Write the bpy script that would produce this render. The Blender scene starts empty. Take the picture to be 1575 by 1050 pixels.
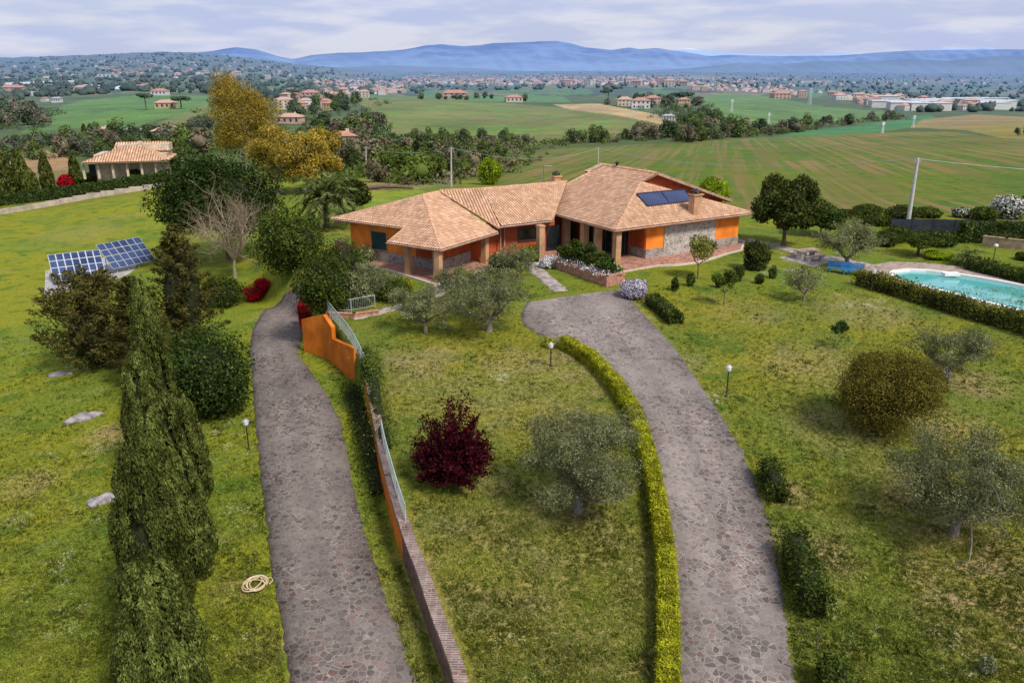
import bpy, bmesh, math, random
import numpy as np
from mathutils import Vector, Matrix
sc = bpy.context.scene
C = sc.collection
R = math.radians
RS = np.random.RandomState(7)
random.seed(7)
# ------------------------------------------------------------------ camera
FPX, PIT, CAMH = 1225.0, math.atan(420 / 1225.0), 16.0
cP, sP = math.cos(PIT), math.sin(PIT)
cam = bpy.data.cameras.new('camera'); cam_o = bpy.data.objects.new('camera', cam); C.objects.link(cam_o)
cam.sensor_width = 36; cam.lens = 36 * FPX / 1575; cam.clip_start = .5; cam.clip_end = 60000
cam_o.location = (0, 0, CAMH); cam_o.rotation_euler = (math.pi / 2 - PIT, 0, 0)
sc.camera = cam_o
def ray(px, py):
    a = (px - 787.5) / FPX; b = (525 - py) / FPX
    return np.array([a, cP + b * sP, -sP + b * cP])
def atz(px, py, z):
    d = ray(px, py); t = (z - CAMH) / d[2]
    return np.array([d[0] * t, d[1] * t, z])
def proj(x, y, z):
    d = y * cP - (z - CAMH) * sP
    return 787.5 + FPX * x / d, 525 - FPX * (y * sP + (z - CAMH) * cP) / d
def depth(p): return p[1] * cP - (p[2] - CAMH) * sP
# ------------------------------------------------------------------ terrain height
def sstep(a, b, x):
    t = np.clip((x - a) / (b - a), 0, 1); return t * t * (3 - 2 * t)
def garden(y): return -.5 - 2.7 * sstep(66, 12, y)
WPX = [(722, 1080), (712, 1050), (650, 880), (620, 800), (595, 710), (573, 600), (552, 540), (520, 500), (500, 478)]
_w = []
for px, py in WPX:
    z = -2.
    for _ in range(12): p = atz(px, py, z); z = float(garden(p[1]))
    _w.append(p)
_w.sort(key=lambda p: p[1])
WY = np.array([0.] + [p[1] for p in _w] + [72, 84, 110]); WX = np.array([_w[0][0] + 1.5] + [p[0] for p in _w] + [-20, -24, -26])
# table: picture column -> (distance, row) pairs describing how the land rolls away
TAB = {
 -500: [(60, 560), (150, 345), (220, 300), (300, 270), (420, 240), (600, 210), (1000, 165), (2000, 135), (4000, 108), (6500, 90), (9000, 96), (14000, 103)],
 0: [(60, 510), (150, 328), (220, 285), (300, 258), (420, 232), (600, 198), (1000, 158), (2000, 128), (4000, 104), (6000, 88), (9000, 96), (14000, 103)],
 130: [(60, 500), (150, 305), (220, 262), (300, 238), (420, 214), (600, 185), (1000, 152), (2000, 126), (3500, 105), (5500, 83), (9000, 96), (14000, 103)],
 250: [(60, 490), (150, 287), (220, 248), (300, 228), (420, 205), (600, 176), (1000, 146), (2000, 122), (3500, 100), (5000, 74), (7000, 92), (14000, 103)],
 330: [(60, 480), (150, 280), (220, 246), (300, 226), (420, 206), (600, 180), (1000, 148), (2000, 122), (3500, 102), (5000, 78), (7000, 92), (14000, 103)],
 430: [(60, 480), (130, 290), (200, 252), (300, 225), (420, 205), (600, 180), (1000, 152), (2000, 126), (3500, 110), (5000, 95), (7500, 100), (14000, 105)],
 520: [(60, 480), (110, 296), (180, 262), (300, 228), (420, 206), (600, 180), (900, 156), (1300, 148), (2300, 132), (3800, 119), (6000, 104), (9000, 105), (14000, 107)],
 600: [(60, 480), (112, 296), (180, 262), (290, 232), (400, 214), (600, 178), (820, 151), (1200, 147), (1800, 142), (2600, 133), (4500, 121), (8000, 112), (14000, 109)],
 787: [(60, 480), (112, 296), (180, 262), (290, 236), (400, 219), (600, 186), (880, 158), (1200, 148), (2400, 133), (4500, 121), (8000, 112), (14000, 109)],
 1050: [(60, 480), (110, 305), (150, 272), (220, 245), (330, 222), (480, 200), (700, 172), (900, 156), (2000, 133), (4000, 120), (8000, 112), (14000, 109)],
 1300: [(60, 480), (105, 338), (150, 290), (220, 250), (400, 209), (600, 198), (850, 180), (1250, 152), (2000, 145), (4000, 126), (8000, 114), (14000, 109)],
 1575: [(60, 480), (105, 345), (150, 298), (220, 250), (380, 206), (600, 190), (900, 179), (1500, 166), (2500, 148), (4500, 130), (8000, 117), (14000, 110)],
 2100: [(60, 480), (105, 365), (150, 310), (220, 260), (380, 215), (600, 196), (900, 183), (1500, 168), (2500, 150), (4500, 132), (8000, 118), (14000, 110)]}
NR = 220
LR = np.linspace(math.log(40), math.log(16000), NR)
tc_az, tc_z = [], []
for px in sorted(TAB):
    rr = np.array([math.log(a) for a, b in TAB[px]]); yy = np.array([b for a, b in TAB[px]], float)
    y = np.interp(LR, rr, yy)
    for _ in range(3):
        k = np.ones(7) / 7; yp = np.pad(y, 3, mode='edge'); y = np.convolve(yp, k, 'valid')
    a = (px - 787.5) / FPX; b = (525 - y) / FPX
    hl = np.hypot(a, cP + b * sP)
    tc_z.append(CAMH + np.exp(LR) * (-sP + b * cP) / hl)
    tc_az.append(math.atan2(a, cP + (420 / FPX) * sP))
tc_az = np.array(tc_az); tc_z = np.array(tc_z)
NA = 400
AZ = np.linspace(tc_az[0], tc_az[-1], NA)
TZ = np.array([np.interp(AZ, tc_az, tc_z[:, j]) for j in range(NR)]).T
for _ in range(2):
    TZ = sum(np.pad(TZ, ((9, 9), (0, 0)), mode='edge')[k:k + NA] for k in range(19)) / 19
def far_z(az, r):
    u = np.clip((az - AZ[0]) / (AZ[1] - AZ[0]), 0, NA - 1.001); v = np.clip((np.log(np.maximum(r, 1)) - LR[0]) / (LR[1] - LR[0]), 0, NR - 1.001)
    i = u.astype(int); j = v.astype(int); fu = u - i; fv = v - j
    return (TZ[i, j] * (1 - fu) + TZ[i + 1, j] * fu) * (1 - fv) + (TZ[i, j + 1] * (1 - fu) + TZ[i + 1, j + 1] * fu) * fv
def gz(x, y):
    x = np.asarray(x, float); y = np.asarray(y, float)
    r = np.hypot(x, y); az = np.arctan2(x, y)
    low = -3.9 + .012 * (np.clip(y, 20, 60) - 20) - .055 * np.clip(-x - 14, 0, 40) + .16 * np.sin(x * .21 + 1) * np.sin(y * .17) * sstep(-12, -20, x)
    xb = np.interp(y, WY, WX)
    wd = .3 + 4.5 * sstep(58, 74, y)
    near = low + (garden(y) - low) * sstep(xb - wd, xb, x) - .04 * np.clip(x - 25, 0, 15) * 0
    w = sstep(98, 132, r)
    return near * (1 - w) + far_z(az, r) * w
_T = np.concatenate([np.geomspace(12, 150, 900), np.geomspace(150.5, 15000, 900)])
def P(px, py, dz=0.):
    """the point of the ground seen at that place of the photograph"""
    d = ray(px, py); pts = d[None] * _T[:, None] + np.array([0, 0, CAMH])
    h = pts[:, 2] - gz(pts[:, 0], pts[:, 1])
    k = np.argmax(h < 0) if (h < 0).any() else len(_T) - 1
    k = max(k, 1); t0, t1 = _T[k - 1], _T[k]
    for _ in range(3):
        tt = np.linspace(t0, t1, 12); q = d[None] * tt[:, None] + np.array([0, 0, CAMH]); hh = q[:, 2] - gz(q[:, 0], q[:, 1])
        m = np.argmax(hh < 0) if (hh < 0).any() else 11
        m = max(m, 1); t0, t1 = tt[m - 1], tt[m]
    p = d * t1 + np.array([0, 0, CAMH]); p[2] = float(gz(p[0], p[1])) + dz
    return p
def above(p, py):
    """height over p at which something stands up to row py"""
    b = (525 - py) / FPX; k = (-sP + b * cP) / (cP + b * sP)
    return CAMH + k * p[1] - p[2]
# ------------------------------------------------------------------ object helpers
def tag(o, label, cat=None, group=None, kind=None):
    o['label'] = label
    if cat: o['category'] = cat
    if group: o['group'] = group
    if kind: o['kind'] = kind
    return o
def thing(name, label, cat, loc=(0, 0, 0), rz=0, group=None):
    o = bpy.data.objects.new(name, None); C.objects.link(o); o.empty_display_size = .3
    o.location = tuple(float(v) for v in loc); o.rotation_euler = (0, 0, rz)
    return tag(o, label, cat, group)
def link(name, me, parent=None, loc=None, rz=0):
    o = bpy.data.objects.new(name, me); C.objects.link(o)
    if parent is not None: o.parent = parent
    if loc is not None: o.location = tuple(float(v) for v in loc)
    if rz: o.rotation_euler = (0, 0, rz)
    return o
def children(o): return [c for c in C.objects if c.parent is o]
def copy_tree(o, parent=None):
    c = o.copy(); C.objects.link(c)
    if parent is not None: c.parent = parent
    for ch in children(o): copy_tree(ch, c)
    return c
def mesh_np(name, v, q, mats, mi=None, smooth=False):
    me = bpy.data.meshes.new(name); v = np.asarray(v, np.float32); q = np.asarray(q, np.int32)
    k = q.shape[1]
    me.vertices.add(len(v)); me.vertices.foreach_set('co', v.ravel())
    me.loops.add(q.size); me.loops.foreach_set('vertex_index', q.ravel())
    me.polygons.add(len(q)); me.polygons.foreach_set('loop_start', np.arange(0, q.size, k, dtype=np.int32))
    me.polygons.foreach_set('loop_total', np.full(len(q), k, np.int32))
    for m in mats: me.materials.append(m)
    if mi is not None: me.polygons.foreach_set('material_index', np.asarray(mi, np.int32))
    if smooth: me.polygons.foreach_set('use_smooth', np.ones(len(q), bool))
    me.update(calc_edges=True); me.validate(); return me
class MB:
    def __init__(s): s.v = []; s.f = []; s.m = []; s.sm = []
    def add(s, vs, fs, m=0, sm=False):
        o = len(s.v); s.v += [tuple(float(c) for c in p) for p in vs]
        for f in fs: s.f.append(tuple(i + o for i in f)); s.m.append(m); s.sm.append(sm)
        return s
    def box(s, c, d, ax=None, m=0):
        """centre, full sizes, optional axes (3 rows)"""
        A = np.eye(3) if ax is None else np.asarray(ax, float); c = np.asarray(c, float)
        vs = [c + sum(A[k] * d[k] * .5 * sg[k] for k in range(3)) for sg in
              [(-1, -1, -1), (1, -1, -1), (1, 1, -1), (-1, 1, -1), (-1, -1, 1), (1, -1, 1), (1, 1, 1), (-1, 1, 1)]]
        return s.add(vs, [(0, 3, 2, 1), (4, 5, 6, 7), (0, 1, 5, 4), (1, 2, 6, 5), (2, 3, 7, 6), (3, 0, 4, 7)], m)
    def prism(s, poly, z0, z1, m=0):
        n = len(poly); vs = [(p[0], p[1], z0) for p in poly] + [(p[0], p[1], z1) for p in poly]
        s.add(vs, [tuple(range(n))[::-1], tuple(range(n, 2 * n))], m)
        return s.add(vs, [(i, (i + 1) % n, n + (i + 1) % n, n + i) for i in range(n)], m)
    def tube(s, pts, rad, k=6, m=0, cap=True):
        pts = [np.asarray(p, float) for p in pts]; n = len(pts)
        if not hasattr(rad, '__len__'): rad = [rad] * n
        vs = []; up = np.array([.31, .17, .93])
        for i, p in enumerate(pts):
            d = pts[min(i + 1, n - 1)] - pts[max(i - 1, 0)]; d = d / (np.linalg.norm(d) + 1e-9)
            a = np.cross(d, up); 
            if np.linalg.norm(a) < .05: a = np.cross(d, [1, 0, 0])
            a /= np.linalg.norm(a); b = np.cross(d, a)
            for j in range(k):
                t = 2 * math.pi * j / k; vs.append(p + (a * math.cos(t) + b * math.sin(t)) * rad[i])
        fs = [(i * k + j, i * k + (j + 1) % k, (i + 1) * k + (j + 1) % k, (i + 1) * k + j) for i in range(n - 1) for j in range(k)]
        s.add(vs, fs, m, True)
        if cap: s.add([vs[j] for j in range(k)], [tuple(range(k))], m); s.add([vs[(n - 1) * k + j] for j in range(k)], [tuple(range(k))[::-1]], m)
        return s
    def lathe(s, prof, c=(0, 0, 0), k=12, m=0):
        vs = []
        for r, z in prof:
            for j in range(k):
                t = 2 * math.pi * j / k; vs.append((c[0] + r * math.cos(t), c[1] + r * math.sin(t), c[2] + z))
        return s.add(vs, [(i * k + j, i * k + (j + 1) % k, (i + 1) * k + (j + 1) % k, (i + 1) * k + j) for i in range(len(prof) - 1) for j in range(k)], m, True)
    def mesh(s, name, mats):
        me = bpy.data.meshes.new(name); me.from_pydata(s.v, [], s.f)
        for m in (mats if isinstance(mats, (list, tuple)) else [mats]): me.materials.append(m)
        me.polygons.foreach_set('material_index', s.m); me.polygons.foreach_set('use_smooth', s.sm); me.update(); return me
    def build(s, name, mats, parent=None, loc=None, rz=0): return link(name, s.mesh(name, mats), parent, loc, rz)
# ------------------------------------------------------------------ materials
def haze_group():  # distance haze mixed into base colours, bluer the farther from the origin
    g = bpy.data.node_groups.new('haze_tint', 'ShaderNodeTree')
    g.interface.new_socket('Color', in_out='INPUT', socket_type='NodeSocketColor'); g.interface.new_socket('Color', in_out='OUTPUT', socket_type='NodeSocketColor')
    n = g.nodes; l = g.links
    i = n.new('NodeGroupInput'); o = n.new('NodeGroupOutput'); ge = n.new('ShaderNodeNewGeometry')
    ln = n.new('ShaderNodeVectorMath'); ln.operation = 'LENGTH'; l.new(ge.outputs['Position'], ln.inputs[0])
    def M(op, a, b):
        m = n.new('ShaderNodeMath'); m.operation = op
        for k, x in enumerate((a, b)):
            if isinstance(x, (int, float)): m.inputs[k].default_value = x
            else: l.new(x, m.inputs[k])
        return m.outputs[0]
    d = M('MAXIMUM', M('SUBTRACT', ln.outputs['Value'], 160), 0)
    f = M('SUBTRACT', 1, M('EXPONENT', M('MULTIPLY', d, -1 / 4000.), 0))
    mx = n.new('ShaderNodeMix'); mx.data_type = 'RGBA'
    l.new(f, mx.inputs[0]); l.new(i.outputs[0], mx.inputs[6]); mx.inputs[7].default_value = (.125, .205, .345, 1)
    l.new(mx.outputs[2], o.inputs[0]); return g
HAZE = haze_group()
class NT:
    def __init__(s, name):
        s.m = bpy.data.materials.new(name); s.m.use_nodes = True; s.nt = s.m.node_tree; s.n = s.nt.nodes; s.l = s.nt.links; s.n.clear()
        s.out = s.n.new('ShaderNodeOutputMaterial')
    def node(s, t, **kw):
        nd = s.n.new('ShaderNode' + t)
        for k, v in kw.items(): setattr(nd, k, v)
        return nd
    def put(s, sock, v):
        if isinstance(v, bpy.types.NodeSocket): s.l.new(v, sock)
        elif isinstance(v, (tuple, list)) and len(v) == 3 and sock.type == 'RGBA': sock.default_value = (*v, 1)
        else: sock.default_value = v
    def math(s, op, a, b=0., c=None, clamp=False):
        nd = s.node('Math', operation=op, use_clamp=clamp); s.put(nd.inputs[0], a); s.put(nd.inputs[1], b)
        if c is not None: s.put(nd.inputs[2], c)
        return nd.outputs[0]
    def mix(s, f, a, b, mode='MIX'):
        nd = s.node('Mix', data_type='RGBA', blend_type=mode); s.put(nd.inputs[0], f); s.put(nd.inputs[6], a); s.put(nd.inputs[7], b); return nd.outputs[2]
    def pos(s, sc=(1, 1, 1), rz=0., obj=False):
        src = s.node('TexCoord').outputs['Object'] if obj else s.node('NewGeometry').outputs['Position']
        
        if rz:
            r_ = s.node('Mapping'); s.l.new(src, r_.inputs[0]); r_.inputs['Rotation'].default_value = (0, 0, rz); src = r_.outputs[0]
        mp = s.node('Mapping'); s.l.new(src, mp.inputs[0]); mp.inputs['Scale'].default_value = sc; return mp.outputs[0]
    def noise(s, scale, detail=3, vec=None, rough=.55):
        nd = s.node('TexNoise'); nd.inputs['Scale'].default_value = scale; nd.inputs['Detail'].default_value = detail; nd.inputs['Roughness'].default_value = rough
        s.l.new(vec if vec is not None else s.pos(), nd.inputs['Vector']); return nd.outputs['Fac']
    def ramp(s, f, stops, interp='LINEAR'):
        nd = s.node('ValToRGB'); cr = nd.color_ramp; cr.interpolation = interp
        while len(cr.elements) < len(stops): cr.elements.new(.5)
        for e, (p, c) in zip(cr.elements, stops): e.position = p; e.color = (c, c, c, 1) if isinstance(c, (int, float)) else (*c, 1)
        s.put(nd.inputs[0], f); return nd.outputs[0]
    def step(s, f, a, b):
        nd = s.node('MapRange', interpolation_type='SMOOTHSTEP'); s.put(nd.inputs[0], f); nd.inputs[1].default_value = a; nd.inputs[2].default_value = b; return nd.outputs[0]
    def haze(s, c):
        g = s.node('Group'); g.node_tree = HAZE; s.put(g.inputs[0], c); return g.outputs[0]
    def bump(s, h, st=.3, dist=.05):
        b = s.node('Bump'); b.inputs['Strength'].default_value = st; b.inputs['Distance'].default_value = dist; s.l.new(h, b.inputs['Height']); return b.outputs[0]
    def finish(s, col, rough=.8, bump=None, spec=.3, metal=0.):
        b = s.node('BsdfPrincipled'); s.put(b.inputs['Base Color'], col); s.put(b.inputs['Roughness'], rough); b.inputs['Specular IOR Level'].default_value = spec; b.inputs['Metallic'].default_value = metal
        if bump is not None: s.l.new(bump, b.inputs['Normal'])
        s.l.new(b.outputs[0], s.out.inputs[0]); return s.m
def plain(name, c, rough=.7, var=.25, scale=3., spec=.3, metal=0., bump=0., haze=False):
    t = NT(name); n = t.noise(scale, 4)
    col = t.mix(t.math('MULTIPLY', t.step(n, .3, .7), 1.), tuple(x * (1 - var) for x in c), tuple(min(1, x * (1 + var)) for x in c))
    if haze: col = t.haze(col)
    return t.finish(col, rough, t.bump(t.noise(scale * 8, 4), bump, .03) if bump else None, spec, metal)
def fol(name, c1, c2, c3=None, trans=.3, clump=1.1, haze=False, cd=.45, ov=(.85, 1.12)):
    t = NT(name); rnd = t.node('NewGeometry').outputs['Random Per Island']
    col = t.ramp(rnd, [(0, c1), (.55, c2), (1, c3 or tuple(x * 1.35 for x in c2))])
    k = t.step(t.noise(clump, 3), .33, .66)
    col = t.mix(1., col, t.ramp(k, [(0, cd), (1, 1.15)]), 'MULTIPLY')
    oi = t.node('ObjectInfo').outputs['Random']
    col = t.mix(1., col, t.ramp(oi, [(0, ov[0]), (1, ov[1])]), 'MULTIPLY')
    if haze: col = t.haze(col)
    d = t.node('BsdfDiffuse'); t.put(d.inputs[0], col); tr = t.node('BsdfTranslucent'); t.put(tr.inputs[0], t.mix(1., col, (1.15, 1.2, .7), 'MULTIPLY'))
    mx = t.node('MixShader'); mx.inputs[0].default_value = trans; t.l.new(d.outputs[0], mx.inputs[1]); t.l.new(tr.outputs[0], mx.inputs[2]); t.l.new(mx.outputs[0], t.out.inputs[0])
    return t.m
# ------------------------------------------------------------------ light, sky
SUN_AZ, SUN_EL = R(138), R(50)          # compass angle from +Y (view direction) towards +X
w = bpy.data.worlds.new('World'); sc.world = w; w.use_nodes = True
nt = w.node_tree; n = nt.nodes; bg = n['Background']
sky = n.new('ShaderNodeTexSky'); sky.sky_type = 'NISHITA'; sky.sun_disc = False; sky.sun_elevation = SUN_EL; sky.sun_rotation = SUN_AZ
sky.air_density = 1.2; sky.dust_density = 1.5; sky.altitude = 150
tc = n.new('ShaderNodeTexCoord'); mp = n.new('ShaderNodeMapping'); mp.inputs['Scale'].default_value = (3.2, 3.2, 19); nt.links.new(tc.outputs['Generated'], mp.inputs[0])
nz = n.new('ShaderNodeTexNoise'); nz.inputs['Scale'].default_value = 1.7; nz.inputs['Detail'].default_value = 6; nz.inputs['Roughness'].default_value = .55; nt.links.new(mp.outputs[0], nz.inputs['Vector'])
rp = n.new('ShaderNodeValToRGB'); rp.color_ramp.elements[0].position = .36; rp.color_ramp.elements[1].position = .66; nt.links.new(nz.outputs['Fac'], rp.inputs[0])
rp.color_ramp.elements[0].color = (.86, .86, .86, 1); rp.color_ramp.elements[1].color = (1, 1, 1, 1)
nz2 = n.new('ShaderNodeTexNoise'); nz2.inputs['Scale'].default_value = 2.6; nz2.inputs['Detail'].default_value = 5; nt.links.new(mp.outputs[0], nz2.inputs['Vector'])
cc = n.new('ShaderNodeValToRGB'); nt.links.new(nz2.outputs['Fac'], cc.inputs[0])
cc.color_ramp.elements[0].position = .42; cc.color_ramp.elements[1].position = .60
cc.color_ramp.elements[0].color = (3.3, 3.75, 5.4, 1); cc.color_ramp.elements[1].color = (4.6, 4.75, 5.7, 1)
mx = n.new('ShaderNodeMix'); mx.data_type = 'RGBA'; nt.links.new(rp.outputs[0], mx.inputs[0]); nt.links.new(sky.outputs[0], mx.inputs[6]); nt.links.new(cc.outputs[0], mx.inputs[7])
nt.links.new(mx.outputs[2], bg.inputs['Color']); bg.inputs['Strength'].default_value = .15
sun = bpy.data.lights.new('sun', 'SUN'); so = bpy.data.objects.new('sun', sun); C.objects.link(so)
sun.energy = 4.0; sun.angle = R(11.0); sun.color = (1, .93, .82)
sd = Vector((math.sin(SUN_AZ) * math.cos(SUN_EL), math.cos(SUN_AZ) * math.cos(SUN_EL), math.sin(SUN_EL)))
so.rotation_euler = sd.to_track_quat('Z', 'Y').to_euler()
sc.view_settings.view_transform = 'Standard'; sc.view_settings.look = 'None'; sc.view_settings.exposure = 0; sc.view_settings.gamma = 1
sc.cycles.max_bounces = 5; sc.cycles.diffuse_bounces = 2; sc.cycles.glossy_bounces = 2; sc.cycles.transmission_bounces = 3; sc.cycles.transparent_max_bounces = 6
# ------------------------------------------------------------------ the ground, one sheet to the horizon
def inpoly(X, Y, poly):
    r = np.zeros(X.shape, bool); n_ = len(poly)
    for i in range(n_):
        x1, y1 = poly[i]; x2, y2 = poly[(i + 1) % n_]
        c_ = ((y1 > Y) != (y2 > Y)) & (X < (x2 - x1) * (Y - y1) / ((y2 - y1) or 1e-9) + x1); r ^= c_
    return r
POOL = [(1372, 422), (1380, 418), (1400, 416), (1425, 417), (1460, 421), (1500, 427), (1540, 434), (1575, 441), (1700, 464), (1700, 520), (1575, 479), (1520, 465), (1470, 452), (1430, 442), (1400, 435), (1382, 429)]
POOLZ = -.62
pool_w = np.array([atz(px, py, POOLZ)[:2] for px, py in POOL])
def pool_dist(X, Y):
    d = np.full(X.shape, 1e9)
    for i in range(len(pool_w)):
        a = pool_w[i]; b = pool_w[(i + 1) % len(pool_w)]; e = b - a
        t = np.clip(((X - a[0]) * e[0] + (Y - a[1]) * e[1]) / (e @ e), 0, 1)
        d = np.minimum(d, np.hypot(X - a[0] - t * e[0], Y - a[1] - t * e[1]))
    return np.where(inpoly(X, Y, [tuple(p) for p in pool_w]), -d, d)
rr = np.concatenate([np.geomspace(9, 110, 300), np.geomspace(110, 1000, 170)[1:], np.geomspace(1000, 16000, 110)[1:]])
aa = np.concatenate([np.linspace(R(-75), R(-37), 60)[:-1], np.linspace(R(-37), R(37), 620), np.linspace(R(37), R(75), 60)[1:]])
RR, AA = np.meshgrid(rr, aa); GX, GY = RR * np.sin(AA), RR * np.cos(AA)
GZ = gz(GX, GY)
dp = pool_dist(GX, GY); near_pool = dp < 14
flat = sstep(7, 2.5, dp); GZ = GZ * (1 - flat) + (POOLZ - .06) * flat
GZ -= 3.0 * sstep(1.0, .1, dp)
_f0 = gz
def gz(x, y):
    x = np.atleast_1d(np.asarray(x, float)); y = np.atleast_1d(np.asarray(y, float)); z = _f0(x, y); m = (x > 20) & (x < 70) & (y > 35) & (y < 85)
    if m.any(): k = sstep(7, 2.5, pool_dist(x[m], y[m])); z[m] = z[m] * (1 - k) + (POOLZ - .06) * k
    return z if z.size > 1 else z[0]
fz = RR > 170
GZ = GZ + fz * (np.sin(GX * .021 + GY * .013) * np.sin(GY * .017 - GX * .008) * RR * .0009)
PX, PY = proj(GX, GY, GZ)
col = np.zeros(GX.shape + (3,)); col[:] = (.138, .170, .025)                       # near grass
aux = np.zeros(GX.shape + (3,))                                                    # dry, daisies, plough rows
farm = sstep(140, 200, RR)[..., None]; col = col * (1 - farm) + np.array([.070, .108, .032]) * farm
plain_w = sstep(1300, 3500, RR)[..., None]; col = col * (1 - plain_w) + np.array([.085, .115, .07]) * plain_w
def zone(poly, c_, soft=0, ax=None, rmin=90):
    m = inpoly(PX, PY, poly) & (RR > rmin)
    col[m] = np.array(c_) * (1.15 if c_[1] >= c_[0] else 1.05)
    if ax is not None: aux[m, ax] = 1
zone([(540, 136), (850, 136), (880, 158), (720, 156), (550, 152)], (.07, .16, .045))
zone([(546, 152), (640, 149), (760, 158), (860, 166), (940, 176), (1010, 188), (1042, 207), (960, 214), (870, 221), (700, 226), (640, 218), (600, 205), (575, 180)], (.092, .165, .028), ax=2)
zone([(500, 195), (570, 190), (600, 208), (560, 218), (505, 215)], (.07, .17, .03))
zone([(850, 161), (920, 159), (960, 167), (1030, 180), (1062, 190), (1030, 194), (950, 178), (880, 170)], (.36, .29, .16))
zone([(1065, 143), (1180, 148), (1260, 163), (1380, 174), (1392, 184), (1300, 189), (1200, 196), (1120, 190), (1085, 165)], (.085, .165, .035))
zone([(1190, 210), (1250, 200), (1330, 192), (1430, 176), (1440, 182), (1400, 196), (1330, 206), (1230, 214)], (.05, .16, .055))
zone([(1400, 196), (1420, 184), (1500, 176), (1575, 180), (1800, 180), (1800, 205), (1575, 200), (1480, 200)], (.22, .18, .075))
zone([(1480, 199), (1575, 190), (1900, 190), (1900, 220), (1575, 220)], (.19, .18, .05))
zone([(735, 242), (800, 234), (860, 229), (1000, 221), (1180, 212), (1330, 205), (1450, 202), (1560, 214), (1900, 225), (1900, 380), (1575, 345), (1380, 335), (1240, 345), (1130, 320), (1000, 300), (860, 300), (770, 290)], (.072, .122, .017), ax=2)
zone([(55, 178), (120, 155), (220, 146), (330, 148), (330, 165), (300, 172), (240, 185), (200, 200), (120, 197), (30, 205)], (.075, .16, .032))
zone([(240, 190), (320, 160), (330, 175), (270, 205)], (.12, .15, .045))
zone([(-200, 230), (60, 226), (110, 246), (110, 270), (-200, 275)], (.27, .19, .11))
zone([(130, 275), (0, 280), (0, 268), (110, 262)], (.17, .15, .06))
zone([(165, 134), (210, 121), (245, 124), (215, 135)], (.36, .22, .15))
zone([(270, 190), (330, 196), (330, 222), (280, 215)], (.09, .12, .035))
zone([(560, 295), (640, 287), (660, 300), (640, 318), (560, 325)], (.15, .20, .025))
zone([(545, 278), (660, 270), (700, 282), (660, 288), (560, 296)], (.17, .17, .075))
for k in range(520):                                                                # the patchwork of the plain and the left hills
    px = RS.uniform(-60, 1640); 
    if px < 520: py = RS.uniform(92, 150)
    else: py = RS.uniform(113, 146)
    wd = RS.uniform(10, 60); ht = RS.uniform(1, 3.5) * (1 + (py - 112) * .03)
    c_ = [(.06, .15, .045), (.09, .14, .05), (.16, .15, .09), (.045, .07, .04), (.05, .08, .05), (.11, .16, .06), (.05, .075, .045)][RS.randint(7)]
    zone([(px - wd, py - ht * .3), (px - wd * .3, py - ht), (px + wd, py + ht * .2), (px + wd * .4, py + ht)], c_, rmin=1150)
# near garden: dry lawn, daisies, bare soil
def spot(px, py, rad, what, amt=1., el=1.):
    p = P(px, py); d = np.hypot((GX - p[0]), (GY - p[1]) / el); aux[..., what] = np.maximum(aux[..., what], amt * sstep(rad, rad * .25, d) * (RR < 130))
for a in [(900, 560, 5, .6), (700, 880, 5, .45), (880, 900, 6, .55), (960, 850, 3, .7), (860, 780, 3.5, .8), (760, 760, 3, .5), (640, 560, 4, .6), (800, 560, 4, .5), (960, 1000, 4, .5), (760, 980, 4, .4),
          (1480, 830, 4, .9), (1290, 660, 4, .5), (1250, 860, 2.5, .7), (1400, 760, 4, .6), (1530, 950, 4, 1.), (1480, 900, 3, .8), (1500, 590, 3, .8), (1440, 650, 4, .6), (1215, 760, 1.6, .8), (1200, 830, 1.2, .8), (1330, 480, 5, .5), (1150, 480, 4, .4), (1250, 560, 5, .5), (1060, 560, 2, .5),
          (170, 670, 2.4, 1.), (40, 745, 2.5, .6), (360, 905, 1.4, .5), (400, 1000, 1.5, .4), (560, 880, 1., .5), (430, 480, 3, .4), (180, 330, 6, .3), (120, 360, 8, .3), (640, 460, 3, .4)]: spot(a[0], a[1], a[2], 0, a[3])
for a in [(780, 900, 9, .42), (900, 960, 9, .42), (800, 620, 7, .35), (720, 830, 5, .4), (660, 600, 5, .35)]: spot(a[0], a[1], a[2], 0, a[3])
for a in [(150, 560, 6), (30, 530, 5), (110, 700, 5), (60, 790, 5), (140, 820, 4), (250, 760, 4), (320, 700, 4), (340, 660, 3), (170, 920, 4), (360, 800, 3), (300, 640, 3), (360, 980, 2.5), (60, 900, 4), (1300, 640, 3), (1350, 1010, 4), (1290, 960, 3), (1250, 400, 9), (1460, 1010, 3), (1210, 420, 7), (1000, 480, 4), (1110, 620, 3), (540, 620, 3), (1460, 800, 3), (1540, 650, 3), (1320, 460, 5), (760, 580, 3), (820, 1000, 3)]: spot(a[0], a[1], a[2], 1, .9)
lush = (RR < 110) & (sstep(58, 68, GY) > .1) & (GX > -14)
col[lush] = (.122, .168, .02)
leftm = (GX < np.interp(GY, WY, WX)) & (RR < 150); col[leftm] = (.152, .198, .022)
nv = GX.shape; idx = np.arange(GX.size).reshape(nv)
q = np.stack([idx[:-1, :-1], idx[1:, :-1], idx[1:, 1:], idx[:-1, 1:]], -1).reshape(-1, 4)[:, ::-1]
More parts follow.
